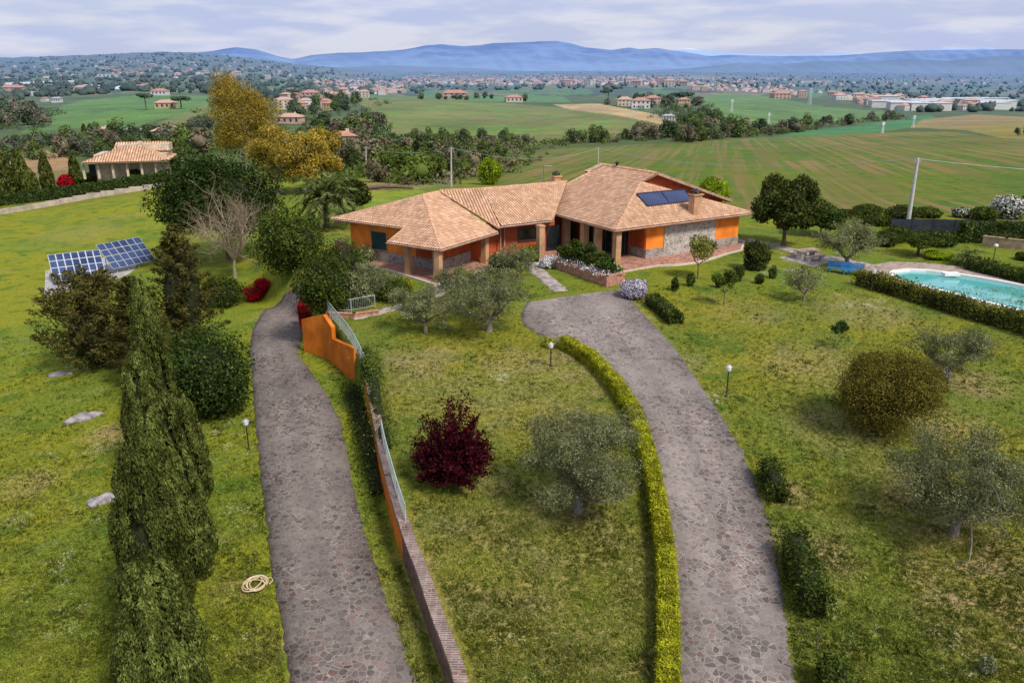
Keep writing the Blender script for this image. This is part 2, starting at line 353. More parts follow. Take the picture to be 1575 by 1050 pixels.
def terrain_mat():
    t = NT('meadow'); at = t.node('Attribute', attribute_name='land'); ax = t.node('Attribute', attribute_name='wear')
    sx = t.node('SeparateColor'); t.l.new(ax.outputs['Color'], sx.inputs[0]); dry, dai, row = sx.outputs[0], sx.outputs[1], sx.outputs[2]
    pos = t.pos(); ln = t.node('VectorMath', operation='LENGTH'); t.l.new(pos, ln.inputs[0]); dist = ln.outputs['Value']
    nearw = t.math('SUBTRACT', 1, t.step(dist, 90, 160))
    c_ = at.outputs['Color']
    big = t.noise(.11, 4); mid = t.noise(.55, 4); fine = t.noise(5, 5, rough=.7); tiny = t.noise(22, 3)
    yellow = t.mix(1., c_, (1.45, 1.14, .75), 'MULTIPLY'); deep = t.mix(1., c_, (.52, .74, .62), 'MULTIPLY')
    g = t.mix(t.step(big, .38, .62), yellow, c_); g = t.mix(t.math('MULTIPLY', t.step(mid, .48, .68), .85), g, deep)
    d_ = t.math('MULTIPLY', dry, t.step(t.math('ADD', t.math('MULTIPLY', mid, .6), t.math('MULTIPLY', fine, .5)), .36, .66))
    g = t.mix(t.math('MULTIPLY', d_, .95, clamp=True), g, t.mix(fine, (.30, .19, .09), (.40, .30, .16)))
    alld = t.math('MULTIPLY', t.math('MULTIPLY', t.step(t.noise(.27, 5, rough=.65), .56, .72), .45), nearw)
    g = t.mix(alld, g, (.34, .26, .10))
    g = t.mix(1., g, t.ramp(fine, [(.25, .55), (.5, 1.), (.75, 1.55)]), 'MULTIPLY')
    g = t.mix(t.math('MULTIPLY', nearw, .8), g, t.mix(1., g, t.ramp(tiny, [(.3, .5), (.7, 1.5)]), 'MULTIPLY'))
    vo = t.node('TexVoronoi'); vo.inputs['Scale'].default_value = 9.5; t.l.new(pos, vo.inputs['Vector'])
    fl = t.math('LESS_THAN', vo.outputs['Distance'], t.math('MULTIPLY', t.math('MULTIPLY', t.step(t.noise(.8, 4), .45, .68), .52), dai))
    g = t.mix(t.math('MULTIPLY', fl, .6), g, (.55, .57, .46))
    # plough rows of the sown fields
    rp = t.pos((.010, .13, .0), ROWA); rn = t.noise(1., 4, rp, .65); rn2 = t.noise(1., 2, t.pos((.007, .55, .0), ROWA))
    patch = t.step(t.noise(.011, 4), .36, .54)
    lines = t.math('MULTIPLY', t.math('MULTIPLY', t.step(rn2, .48, .58), patch), row)
    g = t.mix(t.math('MULTIPLY', lines, .8), g, (.25, .155, .07)); g = t.mix(t.math('MULTIPLY', t.math('MULTIPLY', t.step(rn, .46, .62), row), .55), g, (.17, .135, .042))
    farv = t.noise(.02, 5, rough=.65); g = t.mix(t.step(dist, 150, 400), g, t.mix(1., g, t.ramp(farv, [(.3, .68), (.7, 1.3)]), 'MULTIPLY'))
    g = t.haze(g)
    return t.finish(g, .95, t.bump(t.math('ADD', fine, t.math('MULTIPLY', tiny, .6)), .7, .12), .1)
_a, _b = P(1237, 226), P(1335, 271)
ROWA = -math.atan2(_b[1] - _a[1], _b[0] - _a[0])
me = mesh_np('ground', np.stack([GX, GY, GZ], -1).reshape(-1, 3), q, [terrain_mat()], smooth=True)
for nm, arr in (('land', col), ('wear', aux)):
    a_ = me.attributes.new(nm, 'FLOAT_COLOR', 'POINT'); a_.data.foreach_set('color', np.concatenate([arr.reshape(-1, 3), np.ones((GX.size, 1))], 1).astype(np.float32).ravel())
g_o = link('ground', me); g_o['kind'] = 'structure'
# ------------------------------------------------------------------ mountains beyond the plain
def mountains(name, prof, r0, depth_, base, colr, amp, seed):
    rs = np.random.RandomState(seed); na, nk = 500, 26
    px = np.linspace(-700, 2300, na); ry = np.interp(px, [a for a, b in prof], [b for a, b in prof])
    k = np.linspace(0, 1, nk)
    V = np.zeros((na, nk, 3))
    rz_ = [(rs.uniform(4, 60), rs.uniform(0, 6.3), rs.uniform(0, 6.3), rs.uniform(2, 12)) for _ in range(14)]
    for j, kk in enumerate(k):
        h = min(1, kk / .75) if kk < .75 else 1 - (kk - .75) / .25 * .8
        h = h ** 1.15; r = r0 + depth_ * kk
        a = (px - 787.5) / FPX; b = (525 - ry) / FPX; hl = np.hypot(a, cP + b * sP); top = CAMH + (r0 + depth_ * .75) * (-sP + b * cP) / hl
        az = np.arctan2(a, cP + b * sP)
        rough = sum(np.abs(np.sin(px * .002 * f_ + p1 + kk * g_ + 1.5 * np.sin(px * .0017 * f_ + p2 + kk * 4))) / (1 + f_ * .05) for f_, p1, p2, g_ in rz_) / 5 - .6
        z = base + (top - base) * h + rough * amp * math.sin(min(1, kk / .75) * math.pi) 
        V[:, j] = np.stack([r * np.sin(az), r * np.cos(az), z], -1)
    ix = np.arange(na * nk).reshape(na, nk); q = np.stack([ix[:-1, :-1], ix[1:, :-1], ix[1:, 1:], ix[:-1, 1:]], -1).reshape(-1, 4)[:, ::-1]
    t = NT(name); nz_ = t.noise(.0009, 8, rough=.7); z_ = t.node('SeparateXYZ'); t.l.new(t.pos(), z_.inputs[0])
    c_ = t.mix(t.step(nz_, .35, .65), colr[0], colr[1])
    c_ = t.mix(t.math('MULTIPLY', t.step(z_.outputs[2], 350, -50), .6), c_, colr[2])  # distance haze is put into these blues, paler towards the foot
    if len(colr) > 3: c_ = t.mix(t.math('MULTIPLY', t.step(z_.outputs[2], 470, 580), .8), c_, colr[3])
    o = link(name, mesh_np(name, V.reshape(-1, 3), q, [t.finish(c_, 1., None, 0)], smooth=True)); o['kind'] = 'structure'
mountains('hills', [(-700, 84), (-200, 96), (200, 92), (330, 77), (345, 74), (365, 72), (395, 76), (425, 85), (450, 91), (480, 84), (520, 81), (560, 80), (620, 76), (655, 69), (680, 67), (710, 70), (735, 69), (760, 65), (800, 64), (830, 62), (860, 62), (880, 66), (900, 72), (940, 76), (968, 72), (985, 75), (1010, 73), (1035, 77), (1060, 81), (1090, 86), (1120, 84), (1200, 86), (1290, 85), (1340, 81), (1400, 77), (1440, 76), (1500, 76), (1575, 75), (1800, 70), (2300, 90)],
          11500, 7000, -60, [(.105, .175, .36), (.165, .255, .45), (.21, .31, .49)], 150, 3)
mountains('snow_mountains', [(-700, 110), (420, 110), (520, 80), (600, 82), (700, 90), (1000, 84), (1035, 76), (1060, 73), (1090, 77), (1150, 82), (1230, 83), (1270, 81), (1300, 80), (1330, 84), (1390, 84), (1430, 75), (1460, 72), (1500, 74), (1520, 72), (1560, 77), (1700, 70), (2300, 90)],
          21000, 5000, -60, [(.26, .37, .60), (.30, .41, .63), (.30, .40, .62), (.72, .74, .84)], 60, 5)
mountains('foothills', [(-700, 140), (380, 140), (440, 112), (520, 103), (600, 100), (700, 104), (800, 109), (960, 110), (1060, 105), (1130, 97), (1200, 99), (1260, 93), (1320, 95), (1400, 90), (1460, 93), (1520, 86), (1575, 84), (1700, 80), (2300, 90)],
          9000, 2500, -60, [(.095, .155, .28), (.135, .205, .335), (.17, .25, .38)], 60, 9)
# ------------------------------------------------------------------ house materials
def stucco(name, c):
    t = NT(name); n1 = t.noise(.9, 5); n2 = t.noise(9, 4)
    col = t.mix(t.step(n1, .3, .7), tuple(x * .72 for x in c), tuple(min(1, x * 1.15) for x in c)); st = t.noise(1., 4, t.pos((2.2, 2.2, .25)))
    col = t.mix(t.math('MULTIPLY', t.step(st, .46, .75), .5), col, tuple(.55 * x + .05 for x in c))
    return t.finish(col, .9, t.bump(n2, .3, .02), .1)
def stone(name, ca, cb, cm, scale=3.2, mort=.045, rough=.85, warp=.0, rowy=False, worn=None):
    t = NT(name); p = t.pos((1, 1, 1)); 
    v1 = t.node('TexVoronoi'); v1.inputs['Scale'].default_value = scale; t.l.new(p, v1.inputs['Vector'])
    v2 = t.node('TexVoronoi', feature='DISTANCE_TO_EDGE'); v2.inputs['Scale'].default_value = scale; t.l.new(p, v2.inputs['Vector'])
    s = t.node('SeparateColor'); t.l.new(v1.outputs['Color'], s.inputs[0])
    col = t.mix(s.outputs[0], ca, cb); col = t.mix(t.math('MULTIPLY', t.step(s.outputs[1], .66, .74), .6), col, tuple(x * .42 for x in ca)); col = t.mix(t.math('MULTIPLY', t.step(s.outputs[2], .82, .9), .35), col, (.22, .10, .08))
    col = t.mix(1., col, t.ramp(t.noise(7, 4), [(.25, .7), (.75, 1.2)]), 'MULTIPLY')
    e = t.step(v2.outputs['Distance'], mort * .5, mort * 1.3)
    col = t.mix(e, cm, col)
    if worn: 
        ac = t.node('Attribute', attribute_name='across').outputs['Fac']; tr = t.ramp(t.math('ADD', ac, t.math('MULTIPLY', t.math('SUBTRACT', t.noise(.5, 4), .5), .22)), [(0, .66), (.14, .84), (.30, 1.16), (.50, .86), (.68, 1.14), (.86, .84), (1, .62)]); col = t.mix(1., col, tr, 'MULTIPLY')
        wn = t.step(t.noise(.35, 4), .42, .66); col = t.mix(t.math('MULTIPLY', wn, .45), col, worn)
        col = t.mix(1., col, t.ramp(t.noise(.16, 3), [(.3, .74), (.7, 1.14)]), 'MULTIPLY')
    return t.finish(col, rough, t.bump(e, .5, .03), .25)
def tile_mat(name, ca, cb, cc_):
    t = NT(name); uv = t.node('UVMap'); fl = t.node('VectorMath', operation='FLOOR'); t.l.new(uv.outputs[0], fl.inputs[0])
    wn = t.node('TexWhiteNoise', noise_dimensions='2D'); t.l.new(fl.outputs[0], wn.inputs['Vector'])
    col = t.ramp(wn.outputs['Value'], [(0, tuple(x * .86 for x in ca)), (.3, ca), (.75, cb), (1, cc_)])
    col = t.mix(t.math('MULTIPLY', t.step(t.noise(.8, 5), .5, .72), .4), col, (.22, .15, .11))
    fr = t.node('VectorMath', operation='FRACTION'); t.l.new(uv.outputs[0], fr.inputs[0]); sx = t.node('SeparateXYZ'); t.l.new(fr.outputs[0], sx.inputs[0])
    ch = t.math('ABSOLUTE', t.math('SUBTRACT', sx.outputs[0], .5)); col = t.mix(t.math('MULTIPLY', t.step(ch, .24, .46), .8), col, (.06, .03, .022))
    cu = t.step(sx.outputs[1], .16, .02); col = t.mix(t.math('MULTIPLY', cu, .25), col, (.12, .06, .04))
    return t.finish(col, .85, t.bump(t.noise(14, 3), .3, .02), .2)
M = {}
M['orange'] = stucco('orange_stucco', (.92, .25, .035)); M['red'] = stucco('shaded_stucco', (.42, .085, .03)); M['ramp_orange'] = stucco('ramp_stucco', (.72, .20, .022))  # red: darker copy of the orange stucco, eave shade put into its colour
M['tan'] = stucco('column_stucco', (.52, .30, .17)); M['stone'] = stone('white_rubble', (.50, .45, .40), (.34, .30, .27), (.55, .52, .47), 3.4, .05); M['skirt'] = stone('grey_rubble', (.36, .31, .27), (.24, .20, .18), (.42, .38, .33), 3., .05)
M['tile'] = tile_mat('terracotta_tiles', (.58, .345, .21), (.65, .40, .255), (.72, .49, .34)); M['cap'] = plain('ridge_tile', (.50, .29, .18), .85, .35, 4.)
M['soffit'] = plain('soffit_wood', (.26, .15, .09), .8, .2); M['gutter'] = plain('copper_gutter', (.40, .25, .18), .5, .2, 2.)
M['shutter'] = plain('green_shutter', (.018, .05, .05), .5, .2); M['dark'] = plain('dark_glass', (.012, .016, .018), .12, .2, 2., .6); M['frame'] = plain('window_frame', (.05, .055, .05), .5)
M['brick'] = plain('terrace_brick', (.40, .20, .14), .85, .35, 5., bump=.3); M['white'] = plain('white_paint', (.72, .70, .66), .6, .06)
M['terra'] = stone('terrace_tiles', (.42, .19, .13), (.50, .25, .18), (.40, .30, .24), 3.2, .03, .7); M['edge'] = plain('travertine_edge', (.56, .47, .38), .7, .15)
M['panel'] = None
t = NT('collector_glass'); M['collector'] = t.finish(t.mix(t.step(t.noise(.5, 2), .35, .7), (.012, .022, .07), (.022, .04, .12)), .12, None, .6)
M['alu'] = plain('aluminium', (.55, .57, .60), .35, .1, 2., .5, .6); M['steel'] = plain('galvanised_steel', (.42, .45, .47), .45, .15, 2., .4, .4)
M['conc'] = plain('concrete', (.36, .35, .33), .9, .2, 1.5, bump=.3); M['concpole'] = plain('concrete_pole', (.45, .44, .42), .8, .15, 3.); M['black'] = plain('black_iron', (.02, .022, .022), .5)
M['woodpole'] = plain('weathered_pole', (.42, .40, .37), .8, .2, 3.); M['bark'] = plain('bark', (.13, .095, .065), .95, .4, 6., bump=.5); M['palebark'] = plain('pale_bark', (.34, .27, .19), .95, .3, 5.); M['greybark'] = plain('grey_bark', (.20, .17, .14), .95, .35, 6.)
# ------------------------------------------------------------------ villa
Z0, ZE, ZL = -.35, 2.8, 2.3
A = np.array([8.85, 67.76]); U = np.array([.857, .515]); V = np.array([-.515, .857])
P2 = np.array([-5.66, 62.29]); E1 = np.array([.848, -.53]); E2 = np.array([.53, .848])
def m3(t, q, z): p = A + U * t + V * q; return np.array([p[0], p[1], z])
def w3(a, b, z): p = P2 + E1 * a + E2 * b; return np.array([p[0], p[1], z])
AXM = np.array([[U[0], U[1], 0], [V[0], V[1], 0], [0, 0, 1]]); AXW = np.array([[E1[0], E1[1], 0], [E2[0], E2[1], 0], [0, 0, 1]])
def hitv(px, py, p0, n2):
    """meet the picture ray with an upright wall plane"""
    d = ray(px, py); t = ((p0[:2] @ n2)) / (d[:2] @ n2); return np.array([d[0] * t, d[1] * t, CAMH + d[2] * t])
def mt(px, py, q): p = hitv(px, py, m3(0, q, 0), V); return float((p[:2] - A) @ U), p[2]
def mq(px, py, t): p = hitv(px, py, m3(t, 0, 0), U); return float((p[:2] - A) @ V), p[2]
def wa(px, py, b): p = hitv(px, py, w3(0, b, 0), E2); return float((p[:2] - P2) @ E1), p[2]
def wb(px, py, a): p = hitv(px, py, w3(a, 0, 0), E1); return float((p[:2] - P2) @ E2), p[2]
def onplane(px, py, p0, nrm):
    d = ray(px, py); o = np.array([0, 0, CAMH]); t = ((p0 - o) @ nrm) / (d @ nrm); return o + d * t
villa = thing('villa', 'orange villa with salmon terracotta tiled roofs at the top of the two stone drives', 'villa', (0, 0, 0))
def slope(poly, name='roof', tile=.27, course=.40, parent=None, mats=None, slab=.16, org=None):
    poly = [np.asarray(p, float) for p in poly]; c0 = sum(poly) / len(poly)
    nrm = sum(np.cross(poly[i] - c0, poly[(i + 1) % len(poly)] - c0) for i in range(len(poly))); nrm /= np.linalg.norm(nrm)
    if nrm[2] < 0: nrm = -nrm; poly = poly[::-1]
    s_ = np.array([0, 0, 1]) - nrm * nrm[2]; s_ /= np.linalg.norm(s_); e_ = np.cross(s_, nrm)
    og = poly[0] if org is None else np.asarray(org, float); us = [(p - og) @ e_ for p in poly]; vs = [(p - og) @ s_ for p in poly]
    v0 = min(vs) if org is None else math.floor(min(vs) / course) * course; ku = int((max(us) - min(us)) / tile) + 2; kv = int((max(vs) - v0) / course) + 2
    uu = (min(us) - tile * .5 if org is None else math.floor(min(us) / tile) * tile) + np.arange(ku * 6 + 1) * tile / 6
    rows = []
    for k in range(kv): rows += [(k * course, .03), ((k + 1) * course - .015, .0)]
    bm = bmesh.new(); uvl = bm.loops.layers.uv.new('UVMap'); grid = []
    u0 = uu[0]; off = random.randint(0, 500) if org is None else 37 + round(u0 / tile)
    for vv, hh in rows:
        row = []
        for j, x in enumerate(uu):
            h = .10 * abs(math.sin(math.pi * (x - u0) / tile)) ** .8 + hh
            row.append(bm.verts.new(og + e_ * x + s_ * (v0 + vv) + nrm * (h - .01)))
        grid.append(row)
    for i in range(len(rows) - 1):
        ci = i // 2
        for j in range(len(uu) - 1):
            f_ = bm.faces.new((grid[i][j], grid[i][j + 1], grid[i + 1][j + 1], grid[i + 1][j])); f_.smooth = i % 2 == 0
            a_, b_ = (0.02, .98) if i % 2 == 0 else (.98, .999)
            for lp, (cu, cv) in zip(f_.loops, ((j, a_), (j + 1, a_), (j + 1, b_), (j, b_))):
                cu_ = min(max(cu / 6, (j // 6) + .001), (j // 6) + .999); lp[uvl].uv = (off + cu_, 90 + off * (org is None) + round(v0 / course) + ci + cv)
    for i in range(len(poly)):
        a_ = poly[i]; b_ = poly[(i + 1) % len(poly)]; out = np.cross(b_ - a_, nrm)
        bmesh.ops.bisect_plane(bm, geom=bm.verts[:] + bm.edges[:] + bm.faces[:], plane_co=a_, plane_no=out / np.linalg.norm(out), clear_outer=True)
    # underside slab
    lo = [bm.verts.new(p - np.array([0, 0, slab])) for p in poly]; hi = [bm.verts.new(p - nrm * .012) for p in poly]
    bm.faces.new(lo[::-1]).material_index = 1; 
    for i in range(len(poly)):
        k = (i + 1) % len(poly); bm.faces.new((lo[i], lo[k], hi[k], hi[i])).material_index = 1
    me = bpy.data.meshes.new(name); bm.to_mesh(me); bm.free()
    for m in (mats or (M['tile'], M['soffit'])): me.materials.append(m)
    return link(name, me, parent or villa)
def ridge(parent, pts, r=.13):
    b = MB()
    for a_, c_ in zip(pts[:-1], pts[1:]):
        a_ = np.asarray(a_, float); c_ = np.asarray(c_, float); L = np.linalg.norm(c_ - a_); k = max(2, int(L / .42)); pp, rd = [], []
        for i in range(k):
            pp += [a_ + (c_ - a_) * (i + .02) / k, a_ + (c_ - a_) * (i + .97) / k]; rd += [r * 1.18, r]
        b.tube(pp, rd, 8)
    return b.build('ridge_cap', M['cap'], parent)
def gutter(parent, pts): return MB().tube([np.asarray(p) + np.array([0, 0, -.05]) for p in pts], .075, 6).build('gutter', M['gutter'], parent)
# main block roof
TR, ZR = 9.9, 6.34
a0, b0, c0_ = m3(0, 0, ZE), m3(17, 0, ZE), m3(0, 14.7, ZE)
G_ = m3(7.9, 6.4, 5.65); F0 = m3(TR, 6.3, ZR); D0 = m3(TR, 15.6, ZR)
c1_ = m3(8.0, 14.7, ZE + .36 * 8.0); c2_ = m3(8.0, 15.6, ZE + .36 * 8.0)
r1 = slope([a0, G_, m3(7.9, 14.7, ZE + .36 * 7.9), c0_], org=a0); slope([G_, m3(TR - .02, 6.3, ZR), m3(TR - .02, 14.7, ZR), m3(7.9, 14.7, ZE + .36 * 7.9)], org=a0)
ridge(r1, [a0, G_]); ridge(r1, [c1_ , c0_]); gutter(r1, [a0, c0_])
r1b = slope([m3(8.0, 14.72, ZE + .36 * 8.0), m3(TR, 14.72, ZR), m3(TR, 15.6, ZR), c2_])
r2 = slope([a0, b0, G_]); ridge(r2, [b0, G_], .10); gutter(r2, [a0, b0])
rk = (ZR - 2.75) / 10.7
r3 = slope([m3(TR, 6.3, ZR), m3(20.3, 6.3, ZR - rk * 10.4), m3(20.3, 15.6, ZR - rk * 10.4), m3(TR, 15.6, ZR)]); ridge(r3, [F0, D0], .15)
MB().box((m3(TR, 6.28, ZR) + m3(20.3, 6.28, ZR - rk * 10.4)) / 2 + np.array([0, 0, .02]), (math.hypot(10.4, rk * 10.4), .14, .26), np.array([(m3(20.3, 0, -rk * 10.4) - m3(TR, 0, 0)) / np.linalg.norm(m3(20.3, 0, -rk * 10.4) - m3(TR, 0, 0)), [V[0], V[1], 0], np.cross((m3(20.3, 0, -rk * 10.4) - m3(TR, 0, 0)) / np.linalg.norm(m3(20.3, 0, -rk * 10.4) - m3(TR, 0, 0)), [V[0], V[1], 0])])).build('barge_board', M['gutter'], r3)
r4 = slope([b0 + np.array([0, 0, 0]), m3(17, 9, ZE), m3(9.5, 9, ZE + .3 * 7.5), G_])
# second small ridge showing behind the gable
r5 = slope([m3(11.5, 15, 6.2), m3(11.5, 10.0, 6.25), m3(17.5, 10.0, 4.3), m3(17.5, 15, 4.3)]); 
# gable wall
gb = MB(); gz1 = 6.9; wv = [m3(8.4, gz1, 5.3), m3(19.5, gz1, 2.7), m3(19.5, gz1, ZR - rk * 9.6 - .17), m3(TR, gz1, ZR - .17), m3(8.4, gz1, ZE + .36 * 8.4 - .17)]
gb.add(wv, [(0, 1, 2, 3, 4)]); gb.build('gable_wall', M['red'], villa)
# wall shell
TW0, zz = mt(992, 404, .95); TW1, zz = mt(1133, 380, .95)
def wall_t(t0, t1, q, z0, z1, mat, name='wall', th=.3, dq=0.):
    return MB().box((m3(t0, q + dq, z0) + m3(t1, q + dq, z1)) / 2 + np.array([V[0], V[1], 0]) * th / 2, (t1 - t0, th, z1 - z0), AXM).build(name, mat, villa)
def wall_q(q0, q1, t, z0, z1, mat, name='wall', th=.3):
    return MB().box((m3(t, q0, z0) + m3(t, q1, z1)) / 2 + np.array([U[0], U[1], 0]) * th / 2, (th, q1 - q0, z1 - z0), AXM).build(name, mat, villa)
zc = ZE + .25
wall_t(TW0, TW1, .95, Z0 - .4, zc, M['orange']); t1s, _ = mt(1020, 390, .92); t2s, _ = mt(1098, 380, .92)
MB().box((m3(t1s, .9, Z0) + m3(t2s, .9, zc - .02)) / 2 + np.array([V[0], V[1], 0]) * .02, (t2s - t1s, .09, zc - .02 - Z0), AXM).build('stone_panel', M['stone'], villa)
for ta, tb in ((TW0 - .03, t1s), (t2s, TW1 + .03)): MB().box((m3(ta, .91, Z0) + m3(tb, .91, Z0 + .85)) / 2, (tb - ta, .08, .85), AXM).build('stone_skirting', M['skirt'], villa)
wall_q(1.25, 3.2, TW0, Z0 - .4, zc + .05, M['red']); MB().box((m3(TW0 - .03, 1.0, Z0) + m3(TW0 - .03, 3.2, Z0 + .85)) / 2, (.08, 2.2, .85), AXM).build('stone_skirting', M['skirt'], villa)
TB = 3.1
wall_t(TB, TW0, 3.2, Z0 - .4, zc + .6, M['red']); wall_q(3.5, 14.4, TB, Z0 - .4, zc + .6, M['red']); wall_t(TB + .3, 9, 14.1, Z0 - .4, 3.7, M['red']); wall_q(1.25, 12, TW1 - .3, Z0 - .4, 2.9, M['orange'])
def french(t0, t1, q, z1=2.05, ax='t', t=None):
    """a tall dark glazed door: frame with two panes"""
    b = MB()
    ctr = lambda s, z: (m3(s, q - .04, z) if ax == 't' else m3(t - .04, s, z))
    X = AXM if ax == 't' else AXM[[1, 0, 2]]
    for s0, s1, z0, zz1 in ((t0, t0 + .09, Z0, z1), (t1 - .09, t1, Z0, z1), (t0 + .09, t1 - .09, z1 - .09, z1), (t0 + .09, t1 - .09, Z0, Z0 + .12), ((t0 + t1) / 2 - .05, (t0 + t1) / 2 + .05, Z0 + .12, z1 - .09)):
        b.box((ctr(s0, z0) + ctr(s1, zz1)) / 2, (s1 - s0, .10, zz1 - z0), X)
    o = b.build('door', M['frame'], villa)
    g = MB(); g.box((ctr(t0 + .09, Z0 + .12) + ctr(t1 - .09, z1 - .09)) / 2, (t1 - t0 - .18, .03, z1 - Z0 - .21), X); g.build('pane', M['dark'], o)
french(TB + .15, TW0 - .25, 3.2)
for q0, q1 in ((4.3, 6.0), (7.2, 8.8), (10.2, 11.6)): french(q0, q1, 0, 2.1, 'q', TB)
def column(c_, z0, z1, w_, X, mat=None):
    b = MB(); b.box((c_[0], c_[1], (z0 + z1) / 2), (w_, w_, z1 - z0), X); b.box((c_[0], c_[1], z1 - .1), (w_ + .1, w_ + .1, .12), X); b.box((c_[0], c_[1], z0 + .08), (w_ + .08, w_ + .08, .16), X)
    return b.build('column', mat or M['tan'], villa)
column(m3(.75, .62, 0), Z0, ZE + .05, .55, AXM)
for px, w_ in ((919, .55), (898, .6), (870, .6)):
    q_, _ = mq(px, 385, .85); column(m3(.85, q_, 0), Z0, ZE + .1, w_, AXM)
# chimneys on the roofs
def chimney(base, h, wx, X, cap=True):
    b = MB(); b.box((base[0], base[1], base[2] + h / 2 - .4), (wx, wx * .8, h + .8), X); b.box((base[0], base[1], base[2] + h + .06), (wx + .22, wx * .8 + .22, .12), X)
    o = b.build('chimney', M['tan'], villa); c_ = MB()
    for sx in (-1, 1):
        for sy in (-1, 1): c_.box(np.array([base[0], base[1], base[2] + h + .2]) + X[0] * sx * wx * .32 + X[1] * sy * wx * .25, (.1, .1, .2), X)
    c_.lathe([(.02, .62), (.18, .5), (wx * .55, .36), (wx * .55, .30), (.0, .30)], (base[0], base[1], base[2] + h), 10); c_.build('chimney_cap', M['black'], o)
n2_ = np.cross(b0 - a0, G_ - a0); n2_ /= np.linalg.norm(n2_)
cb = onplane(1068, 329, a0, n2_); chimney(cb, 1.75, .95, AXM)
pw = atz(855, 289, 4.6); chimney(pw, 1.1, .75, AXM)
pv = m3(TR, 12.6, ZR); v_ = MB().lathe([(.12, -.2), (.12, .35), (.24, .36), (.2, .5), (.02, .62)], pv, 8).build('roof_vent', M['black'], villa)
# solar collector
cs = [onplane(px, py, a0 + n2_ * .16, n2_) for px, py in ((979, 298), (1053, 291), (1064, 309), (996, 317))]
sp = MB(); sp.add([*cs, *[c - n2_ * .1 for c in cs]], [(0, 1, 2, 3), (7, 6, 5, 4)] + [(i, i + 4, (i + 1) % 4 + 4, (i + 1) % 4) for i in range(4)]); so_ = sp.build('solar_collector', M['collector'], villa)
fb = MB()
for i in range(4): fb.tube([cs[i] + n2_ * .02, cs[(i + 1) % 4] + n2_ * .02], .04, 4)
fb.tube([(cs[0] + cs[1]) / 2 + n2_ * .02, (cs[2] + cs[3]) / 2 + n2_ * .02], .035, 4); fb.build('frame', M['black'], so_)
# ---- left wing
K = .36
na = np.array([-E2[0] * K, -E2[1] * K, 1.]); na /= np.linalg.norm(na)      # plane a: z = ZL + K*b
nb = np.array([E1[0] * K, E1[1] * K, 1.]); nb /= np.linalg.norm(nb)
p2 = w3(0, 0, ZL); P1 = onplane(512, 335, p2, na); INN = onplane(613, 352, p2, na); PL = onplane(595, 372, p2, na)
QH = 7.7; Q_ = w3(-QH, QH, ZL + K * QH); ZQ = Q_[2]
ba = lambda p: (float((p[:2] - P2) @ E1), float((p[:2] - P2) @ E2))
i1 = ba(INN); l1 = ba(PL); s1 = ba(P1)
be = (i1[1] + s1[1]) / 2                                                     # eave line of the left slope
ze = ZL + K * be; aP = min(s1[0], -QH - (QH - be) * 1.0); aI = l1[0]
R_ = w3(-QH, 10.3, ZQ)
r6 = slope([w3(aP, be, ze), w3(-be, be, ze), Q_], org=p2); 
r6b = slope([w3(aI, 0, ZL), p2, w3(-be, be, ze), w3(aI, be, ze)], org=p2)
ridge(r6, [p2, Q_]); ridge(r6, [w3(aP, be, ze), Q_], .11); ridge(r6, [Q_, R_], .12); gutter(r6, [w3(aP, be, ze), w3(aI, be, ze)]); gutter(r6b, [w3(aI, 0, ZL), p2])
pr = onplane(764, 357, p2, nb); b_pr = ba(pr)[1]; b_c = b_pr + .35
r7 = slope([p2, w3(0, b_pr, ZL), w3(-QH, 10.0, ZQ), Q_]); gutter(r7, [p2, w3(0, b_pr, ZL)])
# upper triangle and the wing along the main block
CE = np.array([-1.74, 69.23]); topl = CE + U * 2.6 + V * 6.6; topr = CE + U * 11.5 + V * 6.6
def d3(a_, b_, z): p = CE + U * a_ + V * b_; return np.array([p[0], p[1], z])
ZD = ZE + .36 * 6.6
vl = d3(.9, 0, ZE); 
kc = w3(-.3, b_pr + .4, ZE - .12)
r8 = slope([w3(-.2, b_pr + .25, ZE - .1), vl + np.array([0, 0, -.02]), d3(2.6, 6.6, ZD), w3(-QH + .1, 10.1, ZQ + .12)]); ridge(r8, [w3(-.2, b_pr + .22, ZE - .06), w3(-QH + .1, 10.05, ZQ + .12)], .07)
r9 = slope([vl, d3(6.4, 0, ZE), d3(12.5, 6.6, ZD), d3(2.6, 6.6, ZD)]); ridge(r9, [R_ + np.array([0, 0, .1]), d3(2.6, 6.6, ZD), d3(12.5, 6.6, ZD)], .11); gutter(r9, [w3(-.2, b_pr + .25, ZE - .12), vl, d3(6.4, 0, ZE)])
# hidden back slopes so the roof is closed
bk = MB(); bk.add([Q_, R_, d3(2.6, 6.6, ZD), d3(12.5, 6.6, ZD), d3(12.5, 13, ZE), d3(-1, 13, ZE), w3(aP, 16, ze), w3(aP, be, ze)], [(0, 7, 6, 1), (1, 6, 5, 2), (2, 5, 4, 3)]); bk.build('back_roof', M['cap'], villa)
bw = be + .95; aw = -2.4
def wall_a(a_0, a_1, b_, z0, z1, mat, name='wall', th=.3):
    return MB().box((w3(a_0, b_, z0) + w3(a_1, b_, z1)) / 2 + np.array([E2[0], E2[1], 0]) * th / 2, (a_1 - a_0, th, z1 - z0), AXW).build(name, mat, villa)
al, _ = wa(541, 385, bw)
wall_a(al, -4.6, bw, Z0 - 1.2, ze + .2, M['orange']); wall_a(-4.6, aw, bw, Z0 - 1.2, 2.75, M['orange']); MB().box((w3(aw + .0, bw + .3, Z0 - .4) + w3(aw, 9.6, 2.8)) / 2 - np.array([E1[0], E1[1], 0]) * .15, (.3, 9.3 - bw, 2.8 - Z0 + .4), AXW).build('wall', M['red'], villa)
ap, _ = wa(640, 385, bw); wall_a(ap, aw + .02, bw - .04, Z0 + .92, 2.73, M['red'], 'wall', .05)
